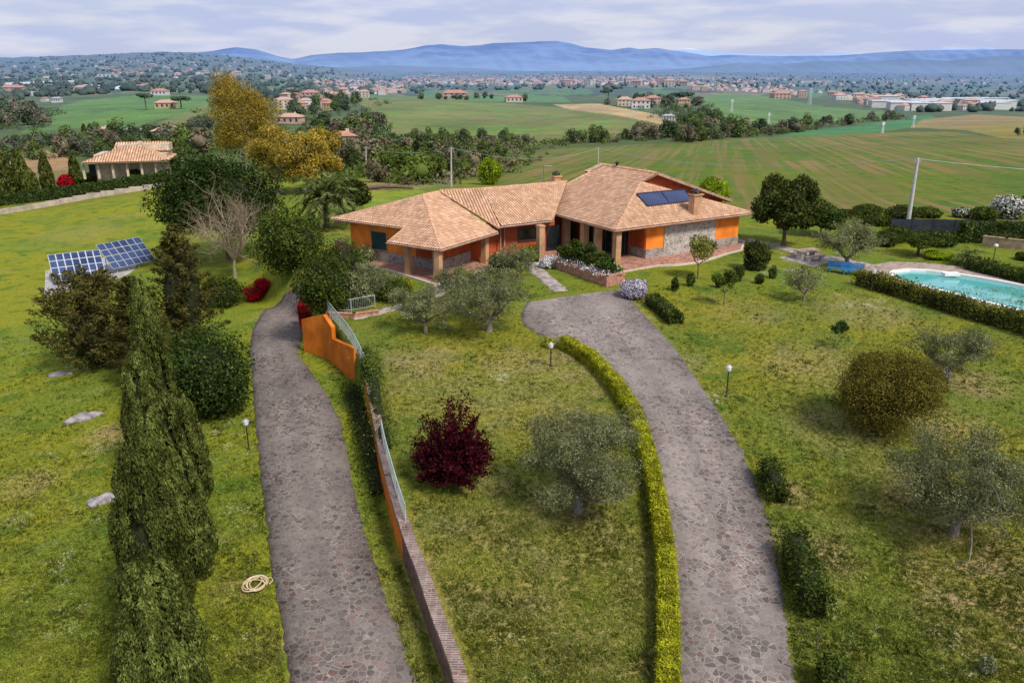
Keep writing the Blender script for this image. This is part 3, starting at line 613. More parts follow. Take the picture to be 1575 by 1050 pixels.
MB().box((w3(al, bw - .06, Z0 - 1.) + w3(aw + .05, bw - .06, Z0 + .9)) / 2, (aw + .05 - al, .09, 1.9), AXW).build('stone_skirting', M['skirt'], villa)
MB().box((w3(aw + .04, bw - .06, Z0) + w3(aw + .04, 9.5, Z0 + .95)) / 2, (.09, 9.5 - bw, .95), AXW).build('stone_skirting', M['skirt'], villa)
wl, wz0 = wa(572, 383, bw - .05); wr, wz1 = wa(595, 357, bw - .05)
wn = MB(); wn.box((w3(wl, bw - .03, wz0) + w3(wr, bw - .03, wz1)) / 2, (wr - wl, .1, wz1 - wz0), AXW); wo = wn.build('window', M['tan'], villa)
sh = MB()
for k in range(2):
    x0 = wl + .08 + k * (wr - wl - .16) / 2; x1 = x0 + (wr - wl - .16) / 2 - .03
    for j in range(14): 
        z_ = wz0 + .12 + j * (wz1 - wz0 - .24) / 14
        sh.box(w3((x0 + x1) / 2, bw - .1, z_ + .05), (x1 - x0, .05, (wz1 - wz0) / 14 * .8), AXW)
    sh.box(w3((x0 + x1) / 2, bw - .085, (wz0 + wz1) / 2), (x1 - x0, .03, wz1 - wz0 - .16), AXW)
sh.build('shutter', M['shutter'], wo)
for px, py in ((629, 421), (675, 432), (746, 404)):
    p = atz(px, py, Z0); column(p, Z0, ZL + .02, .5, AXW, M['tan'])
for px, py in ((667, 424), (770, 398), (776, 396)):
    p = atz(px, py, Z0); MB().tube([(p[0], p[1], Z0), (p[0], p[1], ZL + .2)], .06, 8).build('downpipe', M['gutter'], villa)
# wall under the joining wing
w0 = d3(-1.5, 1.2, 0)
def wall_d(a_0, a_1, b_, z0, z1, mat, name='wall', th=.3):
    return MB().box((d3(a_0, b_, z0) + d3(a_1, b_, z1)) / 2 + np.array([V[0], V[1], 0]) * th / 2, (a_1 - a_0, th, z1 - z0), AXM).build(name, mat, villa)
wall_d(-2.6, 7.6, 1.5, Z0 - .4, ZE + .08, M['red']); MB().box((d3(7.5, 1.8, Z0 - .4) + d3(7.5, 10, ZE + .3)) / 2, (.3, 8.2, ZE - Z0 + .7), AXM).build('wall', M['red'], villa)
def da(px, py, b_): p = hitv(px, py, d3(0, b_, 0), V); return float((p[:2] - CE) @ U), p[2]
x0, zb = da(797, 372, 1.45); x1, zt = da(826, 348, 1.45)
wn = MB()
for s0, s1, z0, z1 in ((x0, x0 + .1, zb, zt), (x1 - .1, x1, zb, zt), (x0 + .1, x1 - .1, zt - .1, zt), (x0 + .1, x1 - .1, zb, zb + .12)): wn.box((d3(s0, 1.44, z0) + d3(s1, 1.44, z1)) / 2, (s1 - s0, .12, z1 - z0), AXM)
wo = wn.build('window', M['frame'], villa); g = MB(); g.box((d3(x0 + .1, 1.46, zb + .12) + d3(x1 - .1, 1.46, zt - .1)) / 2, (x1 - x0 - .2, .04, zt - zb - .22), AXM); g.build('pane', M['dark'], wo)
p = atz(831, 399, Z0); column(p, Z0, ZE, .55, AXM, M['tan'])
x2, _ = da(850, 380, 1.45); b = MB(); b.box((d3(x2 - .7, 1.46, Z0) + d3(x2 + .7, 1.46, 2.05)) / 2, (1.4, .1, 2.4), AXM); b.build('door', M['dark'], villa)
# terrace
def slab(pxs, z, name, mats, parent, thick=.5, edge=.3):
    pts = [atz(px, py, z)[:2] for px, py in pxs]; b = MB(); b.prism([tuple(p) for p in pts], z - thick, z, 1)
    c_ = sum(pts) / len(pts); inn = [tuple(p + (c_ - p) / np.linalg.norm(c_ - p) * edge) for p in pts]
    b.add([(p[0], p[1], z + .006) for p in inn], [tuple(range(len(inn)))], 0)
    return b.build(name, mats, parent)
slab([(945, 414), (957, 417), (985, 412), (1010, 408), (1040, 407), (1075, 403), (1100, 396), (1120, 389), (1143, 383), (1146, 370), (1100, 362), (930, 372), (900, 385)], Z0, 'terrace', [M['terra'], M['edge']], villa)
slab([(524, 392), (545, 402), (575, 411), (604, 417), (636, 427), (668, 437), (692, 433), (712, 423), (745, 415), (780, 403), (812, 397), (860, 395), (880, 375), (780, 365), (640, 370), (530, 376)], Z0, 'terrace', [M['terra'], M['edge']], villa, .8)
def low_wall(pxs, z, h, name, mat, parent=None, th=.3, capm=None):
    pts = [atz(px, py, z) for px, py in pxs]; b = MB()
    for a_, c_ in zip(pts[:-1], pts[1:]):
        d = c_ - a_; L = np.linalg.norm(d); d = d / L; nn = np.array([-d[1], d[0], 0])
        b.box((a_ + c_) / 2 + np.array([0, 0, h / 2 - .2]), (L + th * .6, th, h + .4), np.array([d, nn, [0, 0, 1]])); b.box((a_ + c_) / 2 + np.array([0, 0, h + .03]), (L + th * .8, th + .08, .06), np.array([d, nn, [0, 0, 1]]), 1)
    return b.build(name, [mat, capm or mat], parent)
tag(low_wall([(519, 381), (532, 386), (545, 392)], Z0, .75, 'terrace_wall', M['brick']), 'short low brick wall at the left end of the villa terrace', 'low wall')
# planters
zp = -.5
pl = [atz(px, py, zp) for px, py in ((852, 411), (905, 430), (933, 440), (957, 434))]
plt = thing('brick_planter', 'long low brick planter bed running below the villa columns', 'planter', pl[0])
b = MB(); o_ = pl[0]
for a_, c_ in zip(pl[:-1], pl[1:]):
    d = c_ - a_; L = np.linalg.norm(d); d = d / L; nn = np.array([-d[1], d[0], 0]); b.box((a_ + c_) / 2 - o_ + np.array([0, 0, .3]), (L + .3, .32, 1.1), np.array([d, nn, [0, 0, 1]]))
b.build('planter_wall', M['brick'], plt)
M['soil'] = plain('soil', (.07, .045, .03), 1., .3)
back = [p + np.array([U[0], U[1], 0]) * 1.6 for p in pl]
MB().add([p - o_ + np.array([0, 0, .75]) for p in pl[:3]] + [back[2] - o_ + np.array([0, 0, .75]), back[0] - o_ + np.array([0, 0, .75])], [(0, 1, 2, 3, 4)]).build('soil', M['soil'], plt)
# ------------------------------------------------------------------ drives, paths, pool
def resample(pts, n_):
    pts = np.asarray(pts, float); L = np.concatenate([[0], np.cumsum(np.linalg.norm(np.diff(pts, axis=0), axis=1))]); s = np.linspace(0, L[-1], n_)
    return np.stack([np.interp(s, L, pts[:, k]) for k in range(pts.shape[1])], 1)
def smooth(p, k=2):
    p = p.copy()
    for _ in range(k): p[1:-1] = (p[:-2] + 2 * p[1:-1] + p[2:]) / 4
    return p
def ribbon(name, lpx, rpx, mat, nl=160, nw=12, dz=.04, jit=.06, skirt=.5):
    L = smooth(resample([P(*p)[:2] for p in lpx], nl), 3); Rr = smooth(resample([P(*p)[:2] for p in rpx], nl), 3)
    jl = RS.normal(0, jit, nl); jr = RS.normal(0, jit, nl); d = Rr - L; dn = d / (np.linalg.norm(d, axis=1)[:, None] + 1e-6); L = L + dn * jl[:, None]; Rr = Rr + dn * jr[:, None]
    vs = []
    for k in range(nw + 1):
        xy = L + (Rr - L) * k / nw; z = gz(xy[:, 0], xy[:, 1]) + dz; vs.append(np.column_stack([xy, z]))
    vs = [vs[0] - np.array([0, 0, skirt])] + vs + [vs[-1] - np.array([0, 0, skirt])]
    W = len(vs); Vv = np.stack(vs, 1); ix = np.arange(nl * W).reshape(nl, W); q = np.stack([ix[:-1, :-1], ix[:-1, 1:], ix[1:, 1:], ix[1:, :-1]], -1).reshape(-1, 4)
    me = mesh_np(name, Vv.reshape(-1, 3), q, [mat], smooth=False); at = me.attributes.new('across', 'FLOAT', 'POINT'); at.data.foreach_set('value', np.tile(np.clip((np.arange(W) - 1) / nw, 0, 1), nl).astype(np.float32))
    o = link(name, me); o['kind'] = 'structure'; return o
M['flagL'] = stone('dark_flagstones', (.125, .10, .09), (.215, .178, .16), (.27, .235, .20), 4.0, .05, .85, worn=(.21, .178, .158)); M['flagR'] = stone('light_flagstones', (.175, .142, .128), (.265, .222, .20), (.33, .285, .25), 3.9, .05, .85, worn=(.29, .25, .225)); M['pathstone'] = stone('path_stones', (.36, .31, .28), (.45, .39, .36), (.34, .30, .25), 2.5, .04)
ribbon('left_driveway', [(452, 1080), (447, 1050), (430, 950), (418, 870), (408, 790), (397, 700), (390, 620), (387, 570), (384, 535), (389, 505), (407, 475), (437, 452), (468, 432)],
       [(646, 1080), (638, 1050), (615, 980), (590, 910), (565, 830), (545, 760), (535, 700), (525, 650), (505, 610), (480, 575), (458, 545), (464, 520), (470, 490), (476, 462), (480, 438)], M['flagL'])
ribbon('right_driveway', [(1045, 1120), (1040, 1050), (1038, 960), (1035, 880), (1025, 820), (1008, 760), (995, 700), (975, 640), (945, 600), (905, 558), (862, 530), (828, 514), (806, 502), (800, 485), (810, 466)],
       [(1235, 1120), (1222, 1050), (1215, 1000), (1205, 920), (1190, 830), (1165, 750), (1140, 690), (1110, 640), (1075, 590), (1045, 545), (1015, 510), (988, 482), (975, 466), (962, 453), (945, 446)], M['flagR'], nw=20)
ribbon('garden_path', [(852, 450), (838, 438), (822, 424), (812, 415), (808, 404)], [(874, 448), (860, 436), (845, 424), (836, 414), (828, 404)], M['pathstone'], 40, 4)
ribbon('terrace_path', [(545, 492), (590, 482), (640, 470), (680, 455), (700, 440)], [(540, 484), (590, 474), (628, 462), (655, 450), (680, 437)], M['pathstone'], 40, 4)
ribbon('pool_path', [(1335, 413), (1290, 404), (1240, 394), (1190, 382), (1150, 372)], [(1345, 407), (1300, 398), (1250, 389), (1198, 377), (1150, 367)], M['pathstone'], 40, 3)
M['deck'] = stone('pool_paving', (.36, .27, .22), (.43, .33, .27), (.40, .34, .29), 3.5, .03)
def pool():
    wat = [np.array([*p]) for p in pool_w]; cen = sum(wat) / len(wat)
    # outward offsets along the outline
    n_ = len(wat); off = []
    for i in range(n_):
        e = wat[(i + 1) % n_] - wat[i - 1]; nn = np.array([e[1], -e[0]]); nn /= np.linalg.norm(nn)
        if inpoly(np.array([wat[i][0] + nn[0] * .05]), np.array([wat[i][1] + nn[1] * .05]), [tuple(p) for p in wat])[0]: nn = -nn
        off.append(nn)
    z = POOLZ
    th = thing('swimming_pool', 'turquoise swimming pool with rounded end and white rim at the right edge', 'pool', (cen[0], cen[1], z))
    o2 = np.array([cen[0], cen[1]])
    L = lambda p, zz: (p[0] - o2[0], p[1] - o2[1], zz - z)
    b = MB(); r0 = [L(p, z + .1) for p in wat]; r1 = [L(p + o * .42, z + .1) for p, o in zip(wat, off)]; r2 = [L(p + o * .42, z - .3) for p, o in zip(wat, off)]; r3 = [L(p, z - .35) for p in wat]
    vs = r0 + r1 + r2 + r3; F = []
    for i in range(n_):
        k = (i + 1) % n_; F += [(i, k, n_ + k, n_ + i), (n_ + i, n_ + k, 2 * n_ + k, 2 * n_ + i), (3 * n_ + i, 3 * n_ + k, k, i)]
    b.add(vs, F); b.build('coping', M['white'], th)
    t = NT('pool_lining'); M['lining'] = t.finish(t.mix(t.step(t.noise(.7, 3), .3, .7), (.30, .70, .74), (.42, .80, .82)), .6)
    bs = MB(); sh = [L(p - o * .02, z - .2) for p, o in zip(wat, off)]; dn = [L(p - o * .04, z - 1.5) for p, o in zip(wat, off)]
    bs.add(sh + dn, [(i, (i + 1) % n_, n_ + (i + 1) % n_, n_ + i) for i in range(n_)] + [tuple(range(n_, 2 * n_))]); bs.build('basin', M['lining'], th)
    st = MB()                                                                  # rounded steps at the shallow end
    tip = wat[0]; ax = wat[8] - wat[0]; ax = ax / np.linalg.norm(ax)
    for k, (rad, zz) in enumerate(((1.7, -.22), (2.6, -.5), (3.5, -.8))):
        cl = [np.array([tip[0], tip[1]]) + ax * .1]
        inside = [p - o * .05 for p, o in zip(wat, off) if (p - tip) @ ax < rad]
        if len(inside) > 2:
            inside.sort(key=lambda p: math.atan2(*((p - tip - ax * rad))[::-1]) )
            c2 = tip + ax * rad * .6; inside.sort(key=lambda p: math.atan2(p[1] - c2[1], p[0] - c2[0]))
            st.prism([L(p, 0)[:2] for p in inside], -1.45, zz)
    st.build('steps', M['white'], th)
    t = NT('pool_water'); tr = t.node('BsdfTransparent'); tr.inputs[0].default_value = (.50, .90, .93, 1); gl = t.node('BsdfGlossy'); gl.inputs['Roughness'].default_value = .04
    df = t.node('BsdfDiffuse'); df.inputs[0].default_value = (.17, .62, .59, 1); m0 = t.node('MixShader'); m0.inputs[0].default_value = .62; t.l.new(tr.outputs[0], m0.inputs[1]); t.l.new(df.outputs[0], m0.inputs[2])
    fr = t.node('Fresnel'); fr.inputs[0].default_value = 1.33; bp = t.bump(t.noise(2.2, 3), .04, .1); t.l.new(bp, fr.inputs['Normal']); t.l.new(bp, gl.inputs['Normal'])
    mx = t.node('MixShader'); t.l.new(t.math('MULTIPLY', fr.outputs[0], .35), mx.inputs[0]); t.l.new(m0.outputs[0], mx.inputs[1]); t.l.new(gl.outputs[0], mx.inputs[2]); t.l.new(mx.outputs[0], t.out.inputs[0])
    wt = MB(); wt.add([L(p - o * .03, z - .09) for p, o in zip(wat, off)], [tuple(range(n_))]); wt.build('water', t.m, th)
    # skimmer block on the far rim
    sk = MB(); p = atz(1462, 423, z + .1); sk.box((p[0] - o2[0], p[1] - o2[1], .2), (1.3, .7, .22)); sk.build('diving_block', M['white'], th)
    # paving round it: ring butted against the outside of the coping
    dk = MB(); da_ = [(*(p + o * .43), z + .05) for p, o in zip(wat, off)]; db = []
    for i, (p, o) in enumerate(zip(wat, off)):
        wd = 3.2 if (i < 9) else 1.0
        if i in (0, 1, 15): wd = 2.6
        db.append((*(p + o * wd), z + .05))
    dc = [(a_[0], a_[1], z - .5) for a_ in db]
    dk.add(da_ + db + dc, [(i, (i + 1) % n_, n_ + (i + 1) % n_, n_ + i) for i in range(n_)] + [(n_ + i, n_ + (i + 1) % n_, 2 * n_ + (i + 1) % n_, 2 * n_ + i) for i in range(n_)])
    o = dk.build('pool_deck', M['deck']); o['kind'] = 'structure'
pool()
# ------------------------------------------------------------------ foliage
F = {}
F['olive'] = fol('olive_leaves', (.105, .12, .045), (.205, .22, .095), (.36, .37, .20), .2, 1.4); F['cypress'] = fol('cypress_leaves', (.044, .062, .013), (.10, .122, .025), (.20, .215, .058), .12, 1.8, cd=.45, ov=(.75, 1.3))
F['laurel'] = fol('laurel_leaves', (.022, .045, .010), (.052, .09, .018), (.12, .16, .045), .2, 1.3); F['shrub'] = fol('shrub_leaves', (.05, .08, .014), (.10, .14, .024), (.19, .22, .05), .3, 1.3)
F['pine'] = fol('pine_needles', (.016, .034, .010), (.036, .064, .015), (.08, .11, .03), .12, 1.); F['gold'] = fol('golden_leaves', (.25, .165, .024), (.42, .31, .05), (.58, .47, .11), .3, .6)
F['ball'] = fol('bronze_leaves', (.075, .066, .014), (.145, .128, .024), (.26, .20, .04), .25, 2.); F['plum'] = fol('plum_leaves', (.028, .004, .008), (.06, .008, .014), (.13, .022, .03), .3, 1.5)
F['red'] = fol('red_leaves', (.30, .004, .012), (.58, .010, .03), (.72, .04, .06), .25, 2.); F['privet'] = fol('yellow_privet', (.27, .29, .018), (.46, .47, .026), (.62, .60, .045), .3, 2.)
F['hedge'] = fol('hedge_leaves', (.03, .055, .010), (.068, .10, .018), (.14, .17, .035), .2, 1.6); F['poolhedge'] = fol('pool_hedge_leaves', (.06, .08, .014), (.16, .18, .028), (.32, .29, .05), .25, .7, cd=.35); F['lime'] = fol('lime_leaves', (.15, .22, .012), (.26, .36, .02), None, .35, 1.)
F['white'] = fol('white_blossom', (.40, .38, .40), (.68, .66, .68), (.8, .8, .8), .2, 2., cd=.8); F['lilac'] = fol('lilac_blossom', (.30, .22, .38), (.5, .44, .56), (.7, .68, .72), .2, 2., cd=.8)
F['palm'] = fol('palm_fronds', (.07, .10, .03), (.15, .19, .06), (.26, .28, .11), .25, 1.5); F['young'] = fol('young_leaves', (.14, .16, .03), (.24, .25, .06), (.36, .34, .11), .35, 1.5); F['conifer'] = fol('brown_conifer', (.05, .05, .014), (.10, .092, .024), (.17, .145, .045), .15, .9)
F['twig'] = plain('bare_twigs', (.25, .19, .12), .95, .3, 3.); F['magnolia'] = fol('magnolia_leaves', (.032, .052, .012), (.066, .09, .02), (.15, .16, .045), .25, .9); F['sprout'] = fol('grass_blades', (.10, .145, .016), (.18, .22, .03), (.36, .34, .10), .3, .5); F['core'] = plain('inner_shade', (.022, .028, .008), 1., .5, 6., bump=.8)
def unit(v): return v / (np.linalg.norm(v, axis=-1, keepdims=True) + 1e-9)
def leaf_quads(c, nrm, ax, L, W, jit=.35):
    n_ = len(c); L = L * (1 + RS.uniform(-jit, jit, n_))[:, None]; W = W * (1 + RS.uniform(-jit, jit, n_))[:, None]
    ax = unit(ax - nrm * (ax * nrm).sum(1, keepdims=True)); sd = np.cross(nrm, ax)
    v = np.stack([c - ax * L * .5, c + sd * W * .5 - ax * L * .08, c + ax * L * .5, c - sd * W * .5 - ax * L * .08], 1).reshape(-1, 3)
    return v, np.arange(4 * n_).reshape(-1, 4)
DENS = 1.7
def leaves_on(clumps, n_, L, W, up=0., inner=.25, outb=.6, flatten=1.):
    """leaves spread through a cloud of clumps (centre, radii)"""
    n_ = int(n_ * DENS); cc = np.array([c for c, r in clumps]); rr_ = np.array([np.broadcast_to(r, 3) for c, r in clumps], float)
    wgt = (rr_.prod(1)) ** (2 / 3.); k = RS.choice(len(cc), n_, p=wgt / wgt.sum())
    d = unit(RS.normal(size=(n_, 3))); fac = np.where(RS.rand(n_) < inner, RS.uniform(.35, .8, n_), np.where(RS.rand(n_) < .07, RS.uniform(1.05, 1.3, n_), RS.uniform(.82, 1.12, n_)))
    c = cc[k] + d * rr_[k] * fac[:, None]
    nrm = unit(d * outb + RS.normal(size=(n_, 3)) * .55 + np.array([0, 0, .25])); ax = RS.normal(size=(n_, 3)); ax[:, 2] += up
    return leaf_quads(c, nrm, ax, L, W)
def ell_clumps(c, Rr, k, cr, lo=.4, hi=.85, zlo=-1.):
    out = []; c = np.asarray(c, float); Rr = np.asarray(Rr, float)
    while len(out) < k:
        d = unit(RS.normal(size=3)); 
        if d[2] < zlo: continue
        out.append((c + d * Rr * RS.uniform(lo, hi), Rr * cr * RS.uniform(.75, 1.25)))
    return out
def sphere_q(c, Rr, nu=14, nv=8):
    u = np.linspace(0, 2 * math.pi, nu, endpoint=False); v = np.linspace(.02, math.pi - .02, nv); uu, vv = np.meshgrid(u, v)
    p = np.stack([np.cos(uu) * np.sin(vv), np.sin(uu) * np.sin(vv), np.cos(vv)], -1) * np.asarray(Rr) + np.asarray(c); ix = np.arange(nu * nv).reshape(nv, nu); nx = np.roll(ix, -1, 1)
    return p.reshape(-1, 3), np.stack([ix[:-1], ix[1:], nx[1:], nx[:-1]], -1).reshape(-1, 4)
def join(parts):
    vs, qs, ms = [], [], []; o = 0
    for v, q, m in parts: vs.append(v); qs.append(q + o); ms.append(np.full(len(q), m)); o += len(v)
    return np.concatenate(vs), np.concatenate(qs), np.concatenate(ms)
def crown_mesh(name, parts, mats):
    v, q, m = join(parts); return mesh_np(name, v, q, mats, m)
def limbs(h, r0, spread, n1=5, n2=4, fork=.35, lean=0., up=.6, top=None, wob=.12, n3=0):
    """tapered trunk with limbs; returns mesh builder and limb tips"""
    b = MB(); ft = np.array([RS.normal(0, .1) + lean, RS.normal(0, .1), h * fork])
    b.tube([(0, 0, -.3), (ft[0] * .2, ft[1] * .2, h * fork * .45), ft], [r0 * 1.35, r0 * .95, r0 * .8], 8)
    tips = []
    def limb(p, d, L, r, lev):
        pts = [p]; n_ = 4
        for i in range(n_):
            d = unit(d + RS.normal(size=3) * wob + np.array([0, 0, .06])); pts.append(pts[-1] + d * L / n_)
        b.tube(pts, [r * (1 - .6 * i / n_) for i in range(n_ + 1)], 6 if lev == 0 else 4, cap=False)
        tips.append(pts[-1])
        k = n2 if lev == 0 else n3 if lev == 1 else 0
        for j in range(k):
            i = RS.randint(1, n_ + 1); d2 = unit(d + RS.normal(size=3) * .75 + np.array([0, 0, .1])); limb(pts[i], d2, L * RS.uniform(.45, .75), r * .5, lev + 1)
    for j in range(n1):
        a = 2 * math.pi * (j + RS.uniform(-.3, .3)) / n1; limb(ft, unit(np.array([math.cos(a) * spread, math.sin(a) * spread, up])), h * (1 - fork) * RS.uniform(.7, .95), r0 * .55, 0)
    return b, tips
def clampb(b, rm, zm):
    out = []
    for x, y, z in b.v:
        q_ = math.hypot(x, y); k = 1. if q_ < rm * .6 else (rm * .6 + (rm * .4) * (1 - math.exp(-(q_ - rm * .6) / (rm * .4)))) / q_
        out.append((x * k, y * k, min(z, zm - .1 * math.exp(-max(z - zm, 0)))))
    b.v = out
def scale_at(p): return depth(p) / FPX
def spread_of(p, w_px): return w_px * scale_at(p) * .5
def tree(name, label, cat, base, ty, wpx, mat, bark='bark', n=7000, L=.17, W=.08, k=16, cr=.34, fork=.25, r0=.13, flat=None, group=None, zlo=-.5, inner=.25, up=0., rt=True, low=.12, n2=3, core=False, h=None, dens=None):
    p = P(*base); r = spread_of(p, wpx); h = h or max(.6, above(p, ty))
    # the top row is reached by the far side of the crown, so a wide crown is a little lower
    h = max(h - r * .30, h * .6)
    root = thing(name, label, cat, p, 0, group)
    zc_ = h * (low + 1) / 2; Rz = h * (1 - low) / 2
    b, tips = limbs(h * .8, r0, .75, 5, n2, fork)
    clampb(b, r * .72, h * .9)
    b.build('trunk', M[bark], root)
    cl = ell_clumps((0, 0, zc_), (r, r, Rz), k, cr, .45, .8, zlo)
    parts = [(*leaves_on(cl, n, L, W, up, inner), 0)]
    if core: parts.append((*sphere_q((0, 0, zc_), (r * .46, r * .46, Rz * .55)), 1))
    link('crown', crown_mesh('crown', parts, [F[mat], F['core']]), root); return root
def bush(name, label, cat, base, ty, wpx, mat, n=2500, L=.14, W=.09, k=9, cr=.45, group=None, mat2=None, n2=0, L2=.08, h=None, core=True, dpx=None, core_s=.6, up=.0):
    p = P(*base); r = spread_of(p, wpx); hh = h or max(.3, above(p, ty)); ry = r if dpx is None else dpx * scale_at(p) * .5
    hh = max(hh - ry * .25, hh * .6) if h is None else hh
    cl = ell_clumps((0, 0, hh * .48), (r, ry, hh * .52), k, cr, .4, .62) + [(np.array((0, 0, hh * .45)), np.array((r * .8, ry * .8, hh * .5)))]
    parts = [(*leaves_on(cl, n, L, W, up), 0)]
    if n2: parts.append((*leaves_on([(c, r_ * 1.05) for c, r_ in cl if c[2] > hh * .3], n2, L2, L2, inner=0., outb=1.2), 1))
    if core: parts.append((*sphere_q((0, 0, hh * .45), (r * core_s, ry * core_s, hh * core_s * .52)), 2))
    o = link(name, crown_mesh(name, parts, [F[mat], F[mat2 or mat], F['core']]), None, p); return tag(o, label, cat, group)
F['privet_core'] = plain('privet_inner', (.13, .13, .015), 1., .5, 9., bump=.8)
def hedge(name, label, cat, pxs, h, wd, mat, n=None, L=.10, W=.07, group=None, step=.5, rough=.12, hs=None, pts=None, dens=150, cmat='core', jag=.03):
    pts = [P(*p) for p in pxs] if pts is None else pts; o0 = pts[0].copy(); path = smooth(resample([p[:2] for p in pts], max(3, int(sum(np.linalg.norm(pts[i + 1][:2] - pts[i][:2]) for i in range(len(pts) - 1)) / step))), 2)
    Z = gz(path[:, 0], path[:, 1]); m = len(path); t = np.gradient(path, axis=0); t = unit(t); nn = np.stack([-t[:, 1], t[:, 0]], 1); Ls = np.linalg.norm(np.diff(path, axis=0), axis=1).sum()
    hv = (np.full(m, h) if hs is None else np.interp(np.linspace(0, 1, m), np.linspace(0, 1, len(hs)), hs)) * (1 + np.clip(RS.normal(0, jag, m), -.6, .9))
    prof = np.array([(-.5, -.1), (-.52, .5), (-.46, .92), (-.2, 1.), (.2, 1.), (.46, .92), (.52, .5), (.5, -.1)]); prof[:, 0] *= wd
    V_ = np.zeros((m, 8, 3))
    for j in range(8): V_[:, j, :2] = path + nn * (prof[j, 0] * .86); V_[:, j, 2] = Z + prof[j, 1] * hv * .93
    V_ -= o0; ix = np.arange(m * 8).reshape(m, 8); q = np.stack([ix[:-1, :-1], ix[:-1, 1:], ix[1:, 1:], ix[1:, :-1]], -1).reshape(-1, 4); q = np.concatenate([q, [ix[0, [0, 1, 6, 7]], ix[0, [1, 2, 5, 6]], ix[0, [2, 3, 4, 5]], ix[-1, [7, 6, 1, 0]], ix[-1, [6, 5, 2, 1]], ix[-1, [5, 4, 3, 2]]]])
    n = n or int(Ls * (2 * h + wd) * dens * 1.5); i = RS.randint(0, m, n); per = RS.rand(n) * (2 * h + wd)
    sx = np.where(per < h, -.5 * wd, np.where(per < h + wd, per - h - wd * .5, .5 * wd)); sz = np.where(per < h, per, np.where(per < h + wd, h, 2 * h + wd - per)) / h
    nr = np.where(per < h, -1., np.where(per < h + wd, 0., 1.)); c = np.zeros((n, 3)); c[:, :2] = path[i] + nn[i] * sx[:, None] + t[i] * RS.uniform(-.5, .5, n)[:, None] * step * 1.2; c[:, 2] = Z[i] + sz * hv[i]
    nz_ = np.zeros((n, 3)); nz_[:, :2] = nn[i] * nr[:, None]; nz_[:, 2] = np.where(nr == 0, 1., .15); c += RS.normal(size=(n, 3)) * rough * np.array([.5, .5, .5]); c -= o0
    endn = int(n * .5 * wd / max(Ls, 1)) + 8
    for e_ in (0, m - 1):
        ne = int(wd * h * dens * 1.6); s_ = RS.uniform(-.5, .5, ne) * wd; zq = RS.uniform(0, 1, ne); tt = t[e_] * (1 if e_ else -1)
        ce = np.zeros((ne, 3)); ce[:, :2] = path[e_] + nn[e_] * s_[:, None] + tt * RS.uniform(0, .12, ne)[:, None]; ce[:, 2] = Z[e_] + zq * hv[e_]; c = np.concatenate([c, ce - o0]); nz_ = np.concatenate([nz_, np.tile([tt[0], tt[1], .1], (ne, 1))])
    n = len(c)
    parts = [(*leaf_quads(c, unit(nz_ + RS.normal(size=(n, 3)) * .6), RS.normal(size=(n, 3)), L, W), 0), (V_.reshape(-1, 3), q, 1)]
    o = link(name, crown_mesh(name, parts, [F[mat], F[cmat]]), None, o0); return tag(o, label, cat, group)
def cypress(label, base, ty, wpx, group=None, n=9000, mat='cypress', L=.26, W=.075, h=None, parent=None):
    p = P(*base); h = h or above(p, ty); r = spread_of(p, wpx)
    prf = lambda z: np.where(z < .3, .72 + .28 * np.sin(np.clip(z, 0, .3) / .3 * math.pi / 2), np.cos(np.clip((z - .3) / .7, 0, 1) * math.pi / 2) ** .8)
    ns = int(46 + h * r * 5); sz = (np.arange(ns) + RS.uniform(0, 1, ns)) / ns * .93; sa = np.arange(ns) * 2.4 + RS.normal(0, .35, ns); sr = r * prf(sz) * RS.uniform(.62, .9, ns); rs = (.16 * r + .10) * RS.uniform(.75, 1.3, ns) * (.55 + .45 * prf(sz))
    wg = rs ** 2; k_ = RS.choice(ns, n, p=wg / wg.sum()); d = unit(RS.normal(size=(n, 3))); radial = np.stack([np.cos(sa), np.sin(sa), np.zeros(ns)], 1)[k_]
    d = np.where((d * radial).sum(1, keepdims=True) < -.25, -d * np.array([1, 1, -1]), d); vv = d[:, 2]; taper = np.where(vv > 0, 1 - .55 * vv, 1.)
    c = radial * sr[k_, None] + d * np.stack([rs[k_] * taper, rs[k_] * taper, rs[k_] * 3.2], 1) * np.where(RS.rand(n) < .15, RS.uniform(.4, .8, n), RS.uniform(.88, 1.1, n))[:, None]; c[:, 2] += sz[k_] * h + .3; c[:, 2] = np.clip(c[:, 2], .05, h * 1.02)
    ax = d * .22 + np.array([0, 0, 1.]) + RS.normal(size=(n, 3)) * .2; nrm = unit(d * .8 + radial * .3 + RS.normal(size=(n, 3)) * .4)
    zz = np.linspace(0, 1, 9); cpr = [(max(.01, r * .6 * (np.interp(t_, [0, .3, .55, .8, 1], [.7, 1, .9, .5, .02]))), .1 + t_ * h * .96) for t_ in zz]
    k = 10; cv = np.array([(rr_ * math.cos(2 * math.pi * j / k), rr_ * math.sin(2 * math.pi * j / k), z_) for rr_, z_ in cpr for j in range(k)]); ix = np.arange(len(cpr) * k).reshape(-1, k); nx = np.roll(ix, -1, 1); cq = np.stack([ix[:-1], nx[:-1], nx[1:], ix[1:]], -1).reshape(-1, 4)
    root = thing('cypress_tree', label, 'cypress', p, 0, group)
    MB().tube([(0, 0, -.4), (0, 0, h * .35), (0, 0, h * .85)], [.16, .13, .03], 7).build('trunk', M['bark'], root)
    link('crown', crown_mesh('crown', [(*leaf_quads(c, nrm, ax, L, W), 0), (cv, cq, 1)], [F[mat], F['core']]), root); return root
